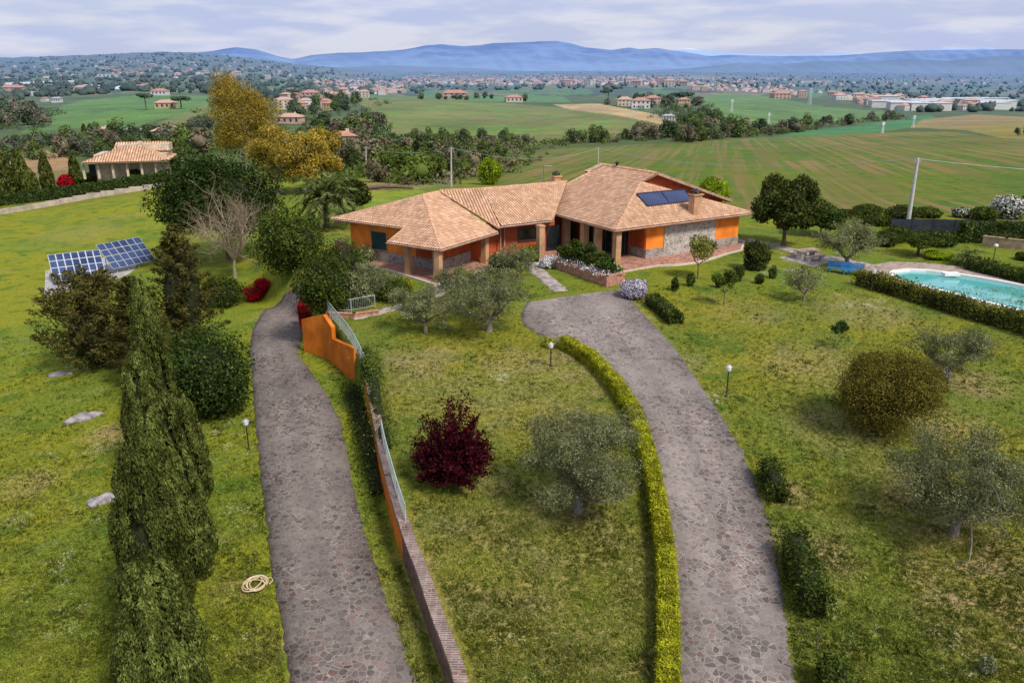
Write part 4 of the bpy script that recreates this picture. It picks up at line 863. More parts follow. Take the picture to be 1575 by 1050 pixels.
def cone_tree(name, label, base, ty, wpx, n, blunt=1.):
    p = P(*base); r = spread_of(p, wpx); h = max(1., above(p, ty)) - r * .15; root = thing(name, label, 'conifer', p); b = MB().tube([(0, 0, -.4), (.1, 0, h * .4), (0, 0, h * .95)], [.16, .11, .03], 7); c, ax = [], []
    nb = 90
    for i in range(nb):
        f_ = (i + .5) / nb; z = h * (.03 + .93 * f_); a = i * 2.4 + RS.normal() * .3; L_ = r * (1 - f_ ** (1.4 * blunt)) ** (.8 / blunt) * RS.uniform(.72, 1.12) + .15; d = np.array([math.cos(a), math.sin(a), .38 + .3 * f_]); tip = np.array([0, 0, z]) + d * L_
        if i % 3 == 0: b.tube([(0, 0, z), tip * .6 + np.array([0, 0, z]) * .4, tip], [.03, .02, .006], 4, cap=False)
        m = int(n * DENS / nb * (.35 + 1.3 * L_ / r) * .8); s_ = RS.beta(1.7, 1.1, m); w_ = .30 * L_ * (1.05 - s_) + .10; q_ = np.array([0, 0, z]) + d * L_ * s_[:, None] + RS.normal(size=(m, 3)) * w_[:, None] * np.array([.6, .6, .42]); c.append(q_); ax.append(d + RS.normal(size=(m, 3)) * .5 + np.array([0, 0, .25]))
    b.build('trunk', M['bark'], root); c = np.concatenate(c); ax = np.concatenate(ax); o = c.copy(); o[:, 2] *= .3
    v, q = leaf_quads(c, unit(unit(o) * .5 + RS.normal(size=c.shape) * .6 + np.array([0, 0, .3])), ax, .27, .09); k = sphere_q((0, 0, h * .36), (r * .42, r * .42, h * .34), 12, 8)
    link('crown', crown_mesh('crown', [(v, q, 0), (*k, 1)], [F['conifer'], F['core']]), root)
# cypress row along the left drive
CG = 'cypresses in the row along the left drive'
for i, (bs, ty, wp) in enumerate([((268, 1120), 870, 136), ((252, 985), 690, 122), ((264, 885), 630, 104), ((268, 806), 588, 90), ((238, 735), 544, 80), ((250, 682), 486, 74), ((244, 640), 428, 62), ((300, 880), 690, 84), ((298, 775), 610, 74)]):
    cypress(['nearest and widest dark green cypress of the row, cut by the bottom of the view', 'second tall cypress of the row counting from the nearest one', 'third cypress of the row, its tip just left of the row behind it', 'fourth cypress of the row, half hidden by nearer cypresses', 'fifth cypress of the row beside the dark round laurel', 'sixth cypress of the row, slim tip below the solar panels', 'farthest and slimmest cypress of the row beside the brownish conifer', 'cypress bulging out on the right side of the row towards the lamp', 'cypress on the right side of the row touching the round laurel'][i], bs, ty, wp * (.94 if i == 0 else .84), CG, 36000 - min(i, 7) * 3200, L=.15 if i < 2 else .2, W=.05 if i < 2 else .06)
# olive trees
OG = 'olive trees on the lawns'
def olive(label, base, ty, wpx, n=9000, low=.22, k=34, L=.15, W=.045, fork=.2, cr=.23):
    n = int(n * 1.15); L *= .85; W *= .85
    p = P(*base); r = spread_of(p, wpx); h = max(1., above(p, ty)); h = max(h - r * .35, h * .62); root = thing('olive_tree', label, 'olive tree', p, RS.uniform(0, 6), OG)
    b, tips = limbs(h * .95, max(.09, r * .055), 1.0, 5, 4, fork, up=.75, n3=2, wob=.2); clampb(b, r * .85, h * .88); b.build('trunk', M['greybark'], root)
    cl = []
    T_ = np.array(tips); T_[:, :2] *= 1.
    rad = np.hypot(T_[:, 0], T_[:, 1]).max(); sc_ = r * .85 / max(rad, .1)
    for t_ in T_:
        if t_[2] > h * low: cl.append((np.array([t_[0] * min(sc_, 1.25), t_[1] * min(sc_, 1.25), min(t_[2], h * .9)]), np.array([r, r, h * .5]) * cr * RS.uniform(.5, .95)))
    cl += ell_clumps((0, 0, h * (.52 + low * .3)), (r, r, h * (1 - low) * .48), k, cr * .85, .3, .92, -.55)
    v, q = leaves_on(cl, n, L, W, .5, .4, .3); link('crown', crown_mesh('crown', [(v, q, 0)], [F['olive']]), root); return root
olive('broad grey green olive tree on the centre lawn beside the yellow hedge', (890, 788), 600, 244, 17000)
olive('large silvery olive tree with open crown at the lower right of the lawn', (1466, 822), 630, 246, 17000)
olive('olive tree with dense round crown right of the bronze ball bush', (1458, 585), 478, 142, 8000, low=.32)
olive('olive tree standing between the blue garden bench and the stone picnic table', (1303, 412), 318, 130, 6500, L=.2, W=.07)
olive('small thin olive tree on the lawn in front of the picnic table', (1236, 463), 395, 66, 1800, L=.18, W=.06)
olive('olive tree with bright bare branches left of the paved forecourt', (752, 510), 385, 165, 9500, L=.17, W=.055)
olive('smaller grey olive tree at the corner of the lawn beside the sloping railing', (655, 512), 425, 118, 5600, L=.17, W=.055)
olive('olive tree reaching up in front of the recessed villa entrance', (798, 428), 362, 70, 3200, L=.17, W=.06)
olive('grey olive tree in front of the villa porch by its left column', (575, 458), 386, 105, 4600, L=.17, W=.06)
olive('thin olive tree before the porch steps between the two front columns', (700, 470), 392, 84, 3000, L=.17, W=.06)
# plum
def plum():
    p = P(697, 742); r = spread_of(p, 146); h = above(p, 574) - r * .25
    root = thing('plum_tree', 'dark purple plum tree with dense upright branches on the centre lawn', 'plum tree', p)
    b = MB(); pts_c, pts_ax = [], []
    b.tube([(0, 0, -.2), (0, 0, .5)], [.12, .10], 8)
    for i in range(270):
        d = unit(np.array([RS.normal() * .75, RS.normal() * .75, RS.uniform(-.05, 1.2)])); L_ = (1 / np.sqrt((d[0] / r) ** 2 + (d[1] / r) ** 2 + (max(d[2], 0.05) / (h * .94)) ** 2)) * RS.uniform(.8, 1.04)
        s0 = np.array([0, 0, .45 + RS.uniform(0, .35)]); pts = [s0]; dd = d * np.array([1, 1, 1])
        for j in range(5): dd = unit(dd + RS.normal(size=3) * .08 + np.array([0, 0, .05])); pts.append(pts[-1] + dd * (L_ - .3) / 5)
        if i < 80: b.tube(pts, [.035, .03, .022, .015, .01, .006], 4, cap=False)
        pts = np.array(pts)
        for j in range(74):
            t_ = RS.uniform(.25, 1.) * 5; k = min(4, int(t_)); c = pts[k] + (pts[k + 1] - pts[k]) * (t_ - k) + RS.normal(size=3) * .085; pts_c.append(c); pts_ax.append(unit(pts[k + 1] - pts[k]) + RS.normal(size=3) * .6)
    b.build('trunk', M['bark'], root); c = np.array(pts_c); ax = np.array(pts_ax)
    v, q = leaf_quads(c, unit(RS.normal(size=c.shape)), ax, .16, .085); link('crown', crown_mesh('crown', [(v, q, 0)], [F['plum']]), root)
plum()
# ball bush
bush('ball_bush', 'big clipped ball bush with bronze leaves on the right lawn', 'bush', (1357, 662), 506, 186, 'ball', 32000, .095, .06, 50, .28, core_s=.44)
# dark trees and shrubs between the meadow and the drive
bush('laurel_bush', 'big dark glossy laurel bush between the cypress row and the left drive', 'bush', (328, 640), 478, 140, 'laurel', 9000, .22, .12, 16, .4)
cone_tree('conifer_tree', 'dark brownish conifer with ragged pointed top right of the solar panels', (290, 525), 330, 125, 9000)
cone_tree('juniper_tree', 'low wide brownish juniper with spreading tips below the solar panels', (150, 565), 412, 150, 9000, 1.6)
cone_tree('conifer_tree', 'feathery olive green conifer directly below the right solar array', (225, 590), 415, 92, 7000, 1.15)
tree('pine_tree', 'big dark round umbrella pine beside the golden trees left of the villa', 'pine tree', (352, 400), 196, 196, 'pine', n=15000, L=.42, W=.16, k=44, cr=.3, low=.06, fork=.3, r0=.25, core=True)
def bare():
    p = P(362, 428); h = above(p, 318) - .8; root = thing('bare_tree', 'leafless tree with pale spreading branches in front of the dark pine', 'tree', p); b, tips = limbs(h, .17, .62, 9, 6, .3, up=.8, wob=.12, n3=4); b.build('trunk', M['palebark'], root)
    t_ = MB()
    for tp in tips:
        for k in range(5):
            d = unit(RS.normal(size=3) + np.array([tp[0] * .3, tp[1] * .3, .8])); t_.tube([tp, tp + d * .5, tp + d * .9 + RS.normal(size=3) * .1], [.014, .01, .005], 3, cap=False)
    t_.build('twigs', F['twig'], root)
bare()
bush('broad_shrub', 'broad green shrub behind the bare tree at the head of the left drive', 'bush', (445, 415), 300, 138, 'hedge', 9000, .26, .14, 20, .36)
bush('broad_shrub', 'green shrub filling the bank between the left drive end and the villa terrace', 'bush', (500, 475), 375, 100, 'hedge', 6500, .2, .11, 14, .38)
bush('broad_shrub', 'tangled green bush on the slope below the left corner of the villa', 'bush', (532, 445), 355, 80, 'hedge', 4600, .2, .11, 12, .38)
bush('broad_shrub', 'small dark shrub at the foot of the conifer beside the red bushes', 'bush', (345, 470), 415, 75, 'hedge', 3200, .22, .12, 12, .38)
bush('red_bush', 'bright red bush, left one of the pair beside the left drive', 'bush', (390, 462), 432, 36, 'red', 2600, .11, .07, 8, .45); bush('red_bush', 'bright red bush, right one of the pair beside the left drive', 'bush', (405, 450), 424, 30, 'red', 2200, .11, .07, 8, .45)
bush('red_bush', 'narrow deep red bush against the end of the orange ramp wall', 'bush', (469, 502), 455, 22, 'red', 2000, .12, .07, 8, .45)
# golden tree group
def euca(label, p, h, r, n, k=24, low=.28, cr=.3, L=.36):
    n = int(n * 1.7)
    root = thing('eucalyptus_tree', label, 'tree', p); b, tips = limbs(h * .8, .28, .45, 5, 4, .25, up=1.1); b.build('trunk', M['palebark'], root)
    cl = ell_clumps((0, 0, h * (1 + low) / 2), (r, r, h * (1 - low) / 2), k, cr, .4, .82, -.8); cl = [(c, r_ * np.array([1, 1, .62])) for c, r_ in cl]
    link('crown', crown_mesh('crown', [(*leaves_on(cl, n, L, L * .42, -.4, .3), 0)], [F['gold']]), root)
p = P(378, 262); euca('tallest golden leaved tree rising above the dark pine', p, above(p, 92), spread_of(p, 124), 14000, 52, .0, .26)
for bx, by, ty, wp, lb in ((428, 300, 190, 104, 'lower golden tree just right of the tallest one'), (472, 296, 184, 76, 'golden tree in front of the green field near the palm'), (506, 286, 192, 54, 'rightmost small golden tree of the golden group')):
    p = P(bx, by); euca(lb, p, above(p, ty), spread_of(p, wp), 5200, 26, .02, .32)
# palm and neighbours
def palm(label, base, ty, wpx, trunk_px, name='palm_tree', n=34, orange=True):
    p = P(*base); r = spread_of(p, wpx); ht = max(.3, above(p, trunk_px)); root = thing(name, label, 'palm', p)
    b = MB(); b.tube([(0, 0, -.4), (0, 0, ht * .5), (0, 0, ht)], [.34, .3, .38], 10); b.build('trunk', M['bark'], root); vs, qs = [], []; cen = []; ax_, nr_ = [], []
    for i in range(n):
        a = 2 * math.pi * i * .618; el = R(78 - 95 * (i / n)); d = np.array([math.cos(a), math.sin(a), 0]); q_ = np.array([0, 0, ht]); ang = el
        Lf = r * RS.uniform(1.0, 1.25)
        for j in range(13):
            dirv = d * math.cos(ang) + np.array([0, 0, math.sin(ang)]); q_ = q_ + dirv * Lf / 13; ang -= R(4.2 + j * .45); sd = np.cross(dirv, [0, 0, 1]); sd /= np.linalg.norm(sd) + 1e-6
            for sg in (-1, 1): 
                for h_ in (0, .5): cen.append(q_ + dirv * Lf / 13 * h_ + sd * sg * r * .10); ax_.append(sd * sg + dirv * .9 - np.array([0, 0, .25])); nr_.append(np.cross(sd, dirv) + RS.normal(size=3) * .25)
    v, q = leaf_quads(np.array(cen), unit(np.array(nr_)), np.array(ax_), r * .30, r * .05); link('fronds', crown_mesh('fronds', [(v, q, 0)], [F['palm']]), root)
    return root, ht
rt_, ht = palm('green palm with arching fronds at the back left corner of the villa', (503, 350), 262, 100, 306)
v, q = leaves_on([((0.1, -.35, ht - .3), (.35, .3, .45))], 400, .16, .1); link('fruit', crown_mesh('fruit', [(v, q, 0)], [F['gold']]), rt_)
tree('round_tree', 'dense round green tree behind the left end of the villa roof', 'tree', (545, 330), 262, 52, 'magnolia', n=4500, L=.3, W=.17, k=18, cr=.36, low=.05, core=True)
bush('lime_bush', 'bright lime green tree far behind the villa roof, left of the street lamp', 'tree', (752, 284), 236, 40, 'lime', 3000, .35, .2, 12, .4)
bush('lime_bush', 'lime green tree peeping out over the right slope of the villa roof', 'tree', (1095, 318), 265, 60, 'lime', 3200, .3, .17, 12, .4)
# right side
tree('magnolia_tree', 'tall dark magnolia with glossy leaves behind the right end of the villa', 'tree', (1205, 378), 243, 108, 'magnolia', n=9000, L=.34, W=.18, k=40, cr=.25, low=.05, fork=.25, core=False, r0=.2)
tree('magnolia_tree', 'dark broad tree just right of the tall magnolia', 'tree', (1262, 362), 298, 66, 'laurel', n=4500, L=.32, W=.16, k=18, cr=.36, low=.05, core=True)
tree('young_tree', 'slender young tree with pale fresh leaves in front of the white stone wall', 'tree', (1073, 428), 356, 58, 'young', n=1100, L=.24, W=.11, k=14, cr=.3, low=.35, fork=.4, r0=.06)
bush('garden_bush', 'rounded bronze green bush at the right corner of the villa terrace', 'bush', (1162, 414), 362, 46, 'magnolia', 3400, .2, .11, 12, .4)
tree('young_tree', 'thin staked sapling on the lawn in front of the terrace edge', 'tree', (1113, 470), 408, 42, 'shrub', n=700, L=.18, W=.09, k=10, cr=.3, low=.4, fork=.45, r0=.035)
tree('young_tree', 'spindly dark sapling on the lawn left of the bronze ball bush', 'tree', (1285, 535), 486, 34, 'laurel', n=420, L=.17, W=.08, k=9, cr=.28, low=.3, fork=.4, r0=.03)
for i, (bx, by, ty, wp) in enumerate(((1037, 447, 425, 14), (1062, 440, 416, 16), (1105, 442, 420, 13), (1133, 432, 405, 22), (1167, 436, 420, 16), (1188, 428, 405, 14))):
    bush('garden_bush', ['tiny dark shrub, leftmost of the line across the front lawn', 'tiny dark shrub left of the pale young tree', 'tiny dark shrub beside the staked sapling', 'low loose shrub between the sapling and the terrace bush', 'tiny shrub just below the rounded terrace bush', 'tiny shrub right of the rounded terrace bush'][i], 'bush', (bx, by), ty, wp, 'hedge', 500, .16, .09, 5, .45, 'small shrubs across the front lawn')
hedge('clipped_hedge', 'short dark clipped hedge at the top right edge of the right drive', 'hedge', [(1003, 468), (1020, 482), (1038, 498)], .75, 1.0, 'hedge', dens=130, L=.15, W=.09)
hedge('clipped_hedge', 'long two tone hedge screening the pool from the lawn', 'hedge', [(1322, 438), (1360, 448), (1420, 466), (1480, 484), (1540, 500), (1620, 524), (1690, 546)], 1.15, 1.1, 'poolhedge', dens=110, L=.17, W=.11, rough=.26, jag=.07)
hedge('clipped_hedge', 'dark clipped hedge on the far side of the pool paving', 'hedge', [(1495, 415), (1530, 424), (1580, 436), (1660, 458)], 1.0, 1.4, 'hedge', dens=80, L=.2, W=.12, rough=.2)
hedge('clipped_hedge', 'small square cut hedge beside the right drive, the upper of two', 'hedge', [(1180, 738), (1186, 756), (1194, 772)], 1.1, .66, 'hedge', dens=200, L=.13, W=.08, rough=.24, jag=.1)
hedge('clipped_hedge', 'longer clipped hedge beside the right drive, the lower of two', 'hedge', [(1220, 860), (1233, 895), (1250, 950)], 1.1, .85, 'hedge', dens=200, L=.13, W=.08, rough=.24, jag=.1)
bush('garden_bush', 'low bush at the bottom edge beside the right drive', 'bush', (1280, 1062), 1003, 62, 'hedge', 1800, .12, .07, 8, .42)
bush('garden_bush', 'tiny dark shrub on the dry patch at the bottom right corner', 'bush', (1518, 1035), 1005, 26, 'olive', 500, .12, .06, 6, .42)
hedge('yellow_hedge', 'long low bright yellow hedge curving along the left edge of the right drive', 'hedge', [(1024, 1120), (1026, 1050), (1027, 960), (1023, 870), (1013, 800), (1003, 740), (990, 690), (975, 645), (950, 605), (918, 568), (892, 548), (868, 536)], .8, .62, 'privet', dens=520, L=.085, W=.055, rough=.10, cmat='privet_core', jag=.06)
bush('flower_bush', 'small yellow cushion bush at the upper end of the yellow hedge', 'bush', (845, 533), 516, 26, 'privet', 900, .1, .06, 6, .45)
bush('overhanging_bush', 'thin shrub above the right end of the orange ramp wall', 'bush', (572, 590), 535, 36, 'shrub', 2000, .15, .08, 9, .42, dpx=60)
hedge('creeping_shrub', 'dark creeping shrub along the foot of the wall right of the left drive', 'bush', [(538, 596), (550, 630), (562, 670), (573, 715), (583, 760)], .4, .9, 'hedge', dens=110, L=.14, W=.08, rough=.42, hs=[.25, .5, .3, .5, .4, .2], jag=.35)
hedge('overhanging_bush', 'loose yellow green shrubbery along the lawn edge above the hidden part of the wall', 'bush', [(562, 548), (572, 580), (578, 620), (585, 655), (594, 690)], .8, .6, 'shrub', dens=100, L=.14, W=.07, rough=.5, hs=[.5, 1.0, .6, 1.1, .8, .4], jag=.4)
for i, (bx, by, ty, wp, mt_) in enumerate(((608, 462, 418, 66, 'shrub'), (548, 470, 408, 62, 'olive'), (640, 478, 446, 50, 'shrub'), (520, 478, 432, 44, 'hedge'), (770, 418, 384, 44, 'olive'), (560, 405, 372, 40, 'olive'))): bush('garden_bush', ['loose green shrub on the slope before the left porch column', 'grey green shrub below the terrace left of the porch', 'low green shrub at the bend of the terrace path', 'dark green shrub beside the short railing above the ramp', 'grey shrub before the red wall under the middle roof', 'grey green shrub before the green shuttered window'][i], 'bush', (bx, by), ty, wp, mt_, 2600, .18, .08, 10, .42)
# flowers near the villa
bush('flower_bush', 'white flowering shrub at the left end of the brick planter', 'flowers', (841, 412), 391, 26, 'shrub', 700, .13, .08, 6, .45, None, 'white', 900, .13)
bush('flower_bush', 'big lilac and white flowering shrub at the corner of the drive below the terrace', 'flowers', (975, 458), 424, 44, 'shrub', 1200, .13, .08, 8, .45, None, 'lilac', 1700, .13)
bush('flower_bush', 'yellow green shrub at the right end of the brick planter', 'flowers', (940, 428), 398, 36, 'lime', 1200, .16, .1, 8, .42, None, 'white', 200, .12)
bush('flower_bush', 'white flower cluster beside the foot of the middle porch column', 'flowers', (690, 442), 428, 24, 'shrub', 400, .12, .07, 5, .45, None, 'lilac', 500, .11)
bush('flower_bush', 'yellow flowering shrub below the left porch column', 'flowers', (622, 442), 424, 30, 'privet', 900, .13, .08, 7, .42); bush('flower_bush', 'yellow leaved shrub beside the curved patio of the porch', 'flowers', (715, 432), 412, 40, 'privet', 800, .13, .08, 7, .42)
bush('flower_bush', 'green shrub with yellow flowers under the dark window of the middle wing', 'flowers', (815, 400), 372, 40, 'lime', 1300, .16, .09, 8, .42)
bush('flower_bush', 'grey leaved shrub with pale flowers in front of the porch', 'flowers', (738, 436), 415, 30, 'olive', 900, .13, .06, 7, .42, None, 'lilac', 120, .1)
hp = [p_ + np.array([U[0], U[1], 0]) * .8 + np.array([0, 0, .8]) for p_ in pl[:3]]
def planter_plants(lab, k, fr, mat, mat2, n2, h, r):
    c = hp[0] + (hp[2] - hp[0]) * fr; cl = ell_clumps((0, 0, h * .5), (r, r, h * .5), 6, .45); parts = [(*leaves_on(cl, 900, .2, .11), 0)]
    if n2: parts.append((*leaves_on([(np.array([-.5, -.3, .15]), (.8, .8, .3))], n2, .13, .13), 1))
    o = link('planter_shrub', crown_mesh('planter_shrub', parts, [F[mat], F[mat2]]), None, c); tag(o, lab, 'flowers')
for i, (fr, mt_, m2, n2, h, r) in enumerate(((.06, 'hedge', 'white', 140, 1.1, .8), (.25, 'hedge', 'white', 45, 1.8, .9), (.45, 'laurel', 'white', 60, 1.9, .95), (.65, 'hedge', 'white', 130, 1.6, .9), (.86, 'laurel', 'white', 110, 1.3, .85))):
    planter_plants(['low shrub with white blossom at the far end of the brick planter', 'dark upright shrub, second from the far end of the brick planter', 'tallest dark shrub in the middle of the brick planter', 'dark shrub with trailing white flowers in the brick planter', 'dark shrub with white flowers at the near end of the brick planter'][i], i, fr, mt_, m2, n2, h, r)
# pool surroundings
def topiary(label, base, ty, wpx): return tree('topiary_tree', label, 'tree', base, ty, wpx, 'hedge', n=2600, L=.2, W=.1, k=10, cr=.42, low=.32, fork=.4, r0=.16, core=True)
topiary('small dark clipped tree with short trunk left of the pool terrace cycad', (1411, 392), 348, 60)
palm('spiky cycad on the lawn behind the pool', (1487, 408), 372, 46, 398, 'cycad', 30)
for i, (bx, by, ty, wp, mt_) in enumerate(((1373, 372, 340, 50, 'hedge'), (1445, 378, 348, 56, 'laurel'), (1474, 372, 350, 26, 'hedge'), (1441, 397, 380, 44, 'lime'), (1500, 372, 356, 34, 'hedge'), (1575, 400, 384, 30, 'hedge'), (1425, 372, 346, 52, 'laurel'), (1362, 378, 350, 40, 'magnolia'), (1540, 374, 346, 54, 'hedge'))):
    bush('garden_bush', ['dark shrub at the foot of the leaning utility pole', 'long dark shrub behind the clipped tree', 'upright small shrub in front of the blue grey fence', 'low lime green shrub on the lawn left of the cycad', 'dark shrub beside the low tan wall behind the pool', 'dark shrub at the right edge near the garden globe lamp', 'dark spreading shrub directly before the blue grey fence', 'broad dark shrub between the big olive and the clipped tree', 'tall dark shrub before the boundary hedge above the tan wall'][i], 'bush', (bx, by), ty, wp, mt_, 1800, .2, .11, 9, .42)
for i, (bx, by, ty, wp, mt_, m2, n2) in enumerate(((1335, 330, 308, 50, 'hedge', 'white', 0), (1387, 336, 308, 60, 'magnolia', 'white', 0), (1425, 334, 312, 46, 'hedge', 'white', 0), (1478, 334, 316, 30, 'shrub', 'white', 500), (1512, 338, 312, 50, 'hedge', 'white', 0), (1550, 335, 293, 62, 'shrub', 'white', 1500), (1300, 335, 316, 50, 'hedge', 'white', 0), (1345, 345, 322, 60, 'hedge', 'white', 0), (1590, 330, 290, 50, 'hedge', 'white', 0))):
    bush('boundary_bush', ['dark green bush behind the big olive beyond the garden', 'bronze green bush behind the leaning pole', 'dark green bush right of the leaning pole beyond the fence', 'white blossoming bush beyond the blue grey fence', 'dark bush between the two white blossoming bushes', 'large white blossoming bush at the right edge beyond the fence', 'dark bush right of the dark broad tree by the field', 'dark bush behind the crown of the big olive', 'dark bush cut by the right edge above the hedge'][i], 'bush', (bx, by), ty, wp, mt_, 2000, .26, .15, 10, .42, 'bushes along the field edge', m2, n2, .2)
hedge('boundary_hedge', 'tall dark hedge along the back boundary at the right edge', 'hedge', [(1480, 372), (1530, 372), (1580, 375), (1680, 384)], 1.9, 1.4, 'laurel', dens=60, L=.24, W=.13, rough=.2)
# grass tufts and weeds on the nearer lawns
def tufts(n_):
    px = RS.uniform(-40, 1620, n_); py = RS.uniform(430, 1080, n_) ; a = (px - 787.5) / FPX; b_ = (525 - py) / FPX; z = np.full(n_, -2.5)
    for _ in range(6):
        t_ = (z - CAMH) / (-sP + b_ * cP); x = a * t_; y = (cP + b_ * sP) * t_; z = gz(x, y)
    ok = np.ones(n_, bool)
    for ln_ in (LD, RD): ok &= ~inpoly(px, py, ln_)
    xb = np.interp(y, WY, WX); ok &= (np.abs(x - xb) > .5) & (y < 62) & (z < 1); x, y, z = x[ok], y[ok], z[ok]; m = len(x); k = 5
    c = np.repeat(np.stack([x, y, z], 1), k, 0) + RS.normal(size=(m * k, 3)) * np.array([.06, .06, 0]); hh = np.repeat(np.where(RS.rand(m) < .05, .22, .105), k); c[:, 2] += hh * .4
    ax = np.array([0, 0, 1.]) + RS.normal(size=(m * k, 3)) * .55; nr = unit(RS.normal(size=(m * k, 3)) * np.array([1, 1, .5]) + np.array([0, 0, .5])); v, q = leaf_quads(c, nr, ax, hh[:, None] * 1., hh[:, None] * .32)
    o = link('grass', mesh_np('grass', v, q, [F['sprout']])); tag(o, 'short tufted grass growing over the lawns and the meadow', 'grass', kind='stuff')
LD = [(440, 1100), (430, 950), (408, 790), (390, 620), (384, 535), (389, 500), (437, 450), (485, 430), (470, 500), (458, 545), (505, 610), (535, 700), (565, 830), (615, 980), (660, 1100)]; RD = [(1045, 1100), (1040, 960), (1025, 820), (995, 700), (945, 600), (862, 530), (800, 495), (805, 460), (950, 440), (985, 470), (1045, 540), (1110, 640), (1165, 750), (1205, 920), (1235, 1100)]
tufts(95000)
# ------------------------------------------------------------------ walls, fences, lamps, furniture
def wall_top(pts3, zb, th, name, parent, mat, cap=None):
    b = MB()
    for (a_, c_), (za, zc__) in zip(zip(pts3[:-1], pts3[1:]), zip(zb[:-1], zb[1:])):
        d = (c_ - a_)[:2]; d = d / np.linalg.norm(d); nn = np.array([-d[1], d[0]]) * th / 2; a2, c2 = a_[:2], c_[:2]
        vs = [(*(a2 - nn), za), (*(c2 - nn), zc__), (*(c2 + nn), zc__), (*(a2 + nn), za), (*(a2 - nn), a_[2]), (*(c2 - nn), c_[2]), (*(c2 + nn), c_[2]), (*(a2 + nn), a_[2])]
        b.add(vs, [(0, 3, 2, 1), (4, 5, 6, 7), (0, 1, 5, 4), (1, 2, 6, 5), (2, 3, 7, 6), (3, 0, 4, 7)])
    return b.build(name, mat, parent)
def wz(px, py, h=.1): p = P(px, py); return p
# long retaining wall, following the step in the ground
ys = np.linspace(19, 44, 26); xs = np.interp(ys, WY, WX) - .12
pts = [np.array([x, y, float(garden(y)) + .22 + .14 * (int((y - 18.5) / 1.9) % 2 == 0) * 0]) for x, y in zip(xs, ys)]
zb = [float(gz(x - .8, y)) - .4 for x, y in zip(xs, ys)]
M['darkbrick'] = plain('old_brick', (.16, .095, .07), .95, .4, 4., bump=.5)
rw = thing('retaining_wall', 'long low brick topped retaining wall between the left drive and the centre lawn', 'wall', (0, 0, 0))
wall_top(pts[10:], zb[10:], .34, 'wall_face', rw, M['ramp_orange']); wall_top(pts[:11], zb[:11], .36, 'brick_face', rw, M['darkbrick'])
t = NT('coping_brick'); br = t.node('TexBrick'); br.inputs['Scale'].default_value = 1.; br.inputs['Brick Width'].default_value = .5; br.inputs['Row Height'].default_value = .11; br.inputs['Mortar Size'].default_value = .016
t.l.new(t.pos((1, 1, 1)), br.inputs['Vector']); t.put(br.inputs['Color1'], (.17, .11, .10)); t.put(br.inputs['Color2'], (.25, .16, .14)); t.put(br.inputs['Mortar'], (.34, .29, .25))
M['coping'] = t.finish(t.mix(1., br.outputs[0], t.ramp(t.noise(2, 5), [(.3, .6), (.7, 1.25)]), 'MULTIPLY'), .9, None, .1)
cb_ = MB()
for i in range(len(pts) - 1):
    a_, c_ = pts[i], pts[i + 1]; d = unit((c_ - a_)); nn = np.array([-d[1], d[0], 0]); st = .0 + .10 * ((i // 2) % 2)
    cb_.box((a_ + c_) / 2 + np.array([0, 0, .10 + st * .5]), (np.linalg.norm(c_ - a_) - .006, .46, .17 + st), np.array([d, nn, np.cross(d, nn)]))
cb_.build('coping', M['coping'], rw)
def rail_fence(top, height, name, label, cat, mat, post=1.6, mesh=True, bars=.14, group=None):
    """posts, top and bottom rails and thin uprights between 3-D foot points"""
    o0 = top[0].copy(); th = thing(name, label, cat, o0, 0, group); pts_ = resample(np.array(top) - o0, max(2, int(sum(np.linalg.norm(top[i + 1] - top[i]) for i in range(len(top) - 1)) / post) + 1)); up = np.array([0, 0, 1.])
    for p_ in pts_: MB().tube([p_ - up * .1, p_ + up * (height + .04)], .03, 6).build('post', mat, th)
    b = MB(); b.tube([p_ + up * height for p_ in pts_], .028, 6); b.tube([p_ + up * .1 for p_ in pts_], .02, 5); b.build('rail', mat, th)
    q_ = resample(pts_, int(sum(np.linalg.norm(pts_[i + 1] - pts_[i]) for i in range(len(pts_) - 1)) / bars) + 2); g = MB()
    for p_ in q_[1:-1]: g.tube([p_ + up * .1, p_ + up * height], .009, 4, cap=False)
    for hh in np.arange(.25, height, .22) if mesh else []: g.tube([p_ + up * hh for p_ in q_], .008, 4, cap=False)
    g.build('grille', mat, th); return th
M['rail'] = plain('grey_green_rail', (.36, .42, .40), .5, .15, 2., .4)
yy_ = np.linspace(29.3, 36.5, 8); rail_fence([np.array([np.interp(y, WY, WX) - .05, y, float(garden(y)) + .38]) for y in yy_], .95, 'mesh_fence', 'pale grey mesh fence on the retaining wall beside the plum tree', 'fence', M['rail'])
# orange ramp wall: end panel and stepped side panel
lo = [P(468, 541), P(502, 552), P(547, 588)]
rwl = thing('ramp_wall', 'bright orange stucco ramp wall with raised end beside the left drive', 'wall', lo[0])
def panel(pa, pb, ta, tb, name):
    za = pa[2] + above(pa, ta); zb_ = pb[2] + above(pb, tb); d = (pb - pa)[:2]; d = d / np.linalg.norm(d); nn = np.array([-d[1], d[0]]) * .28
    b = MB(); o0 = lo[0]; A2, B2 = pa[:2] - o0[:2], pb[:2] - o0[:2]; zl0, zl1 = pa[2] - .5 - o0[2], pb[2] - .5 - o0[2]; za -= o0[2]; zb_ -= o0[2]
    b.add([(*A2, zl0), (*B2, zl1), (*(B2 + nn), zl1), (*(A2 + nn), zl0), (*A2, za), (*B2, zb_), (*(B2 + nn), zb_), (*(A2 + nn), za)], [(0, 3, 2, 1), (4, 5, 6, 7), (0, 1, 5, 4), (1, 2, 6, 5), (2, 3, 7, 6), (3, 0, 4, 7)]); b.build(name, M['ramp_orange'], rwl); return za + o0[2], zb_ + o0[2]
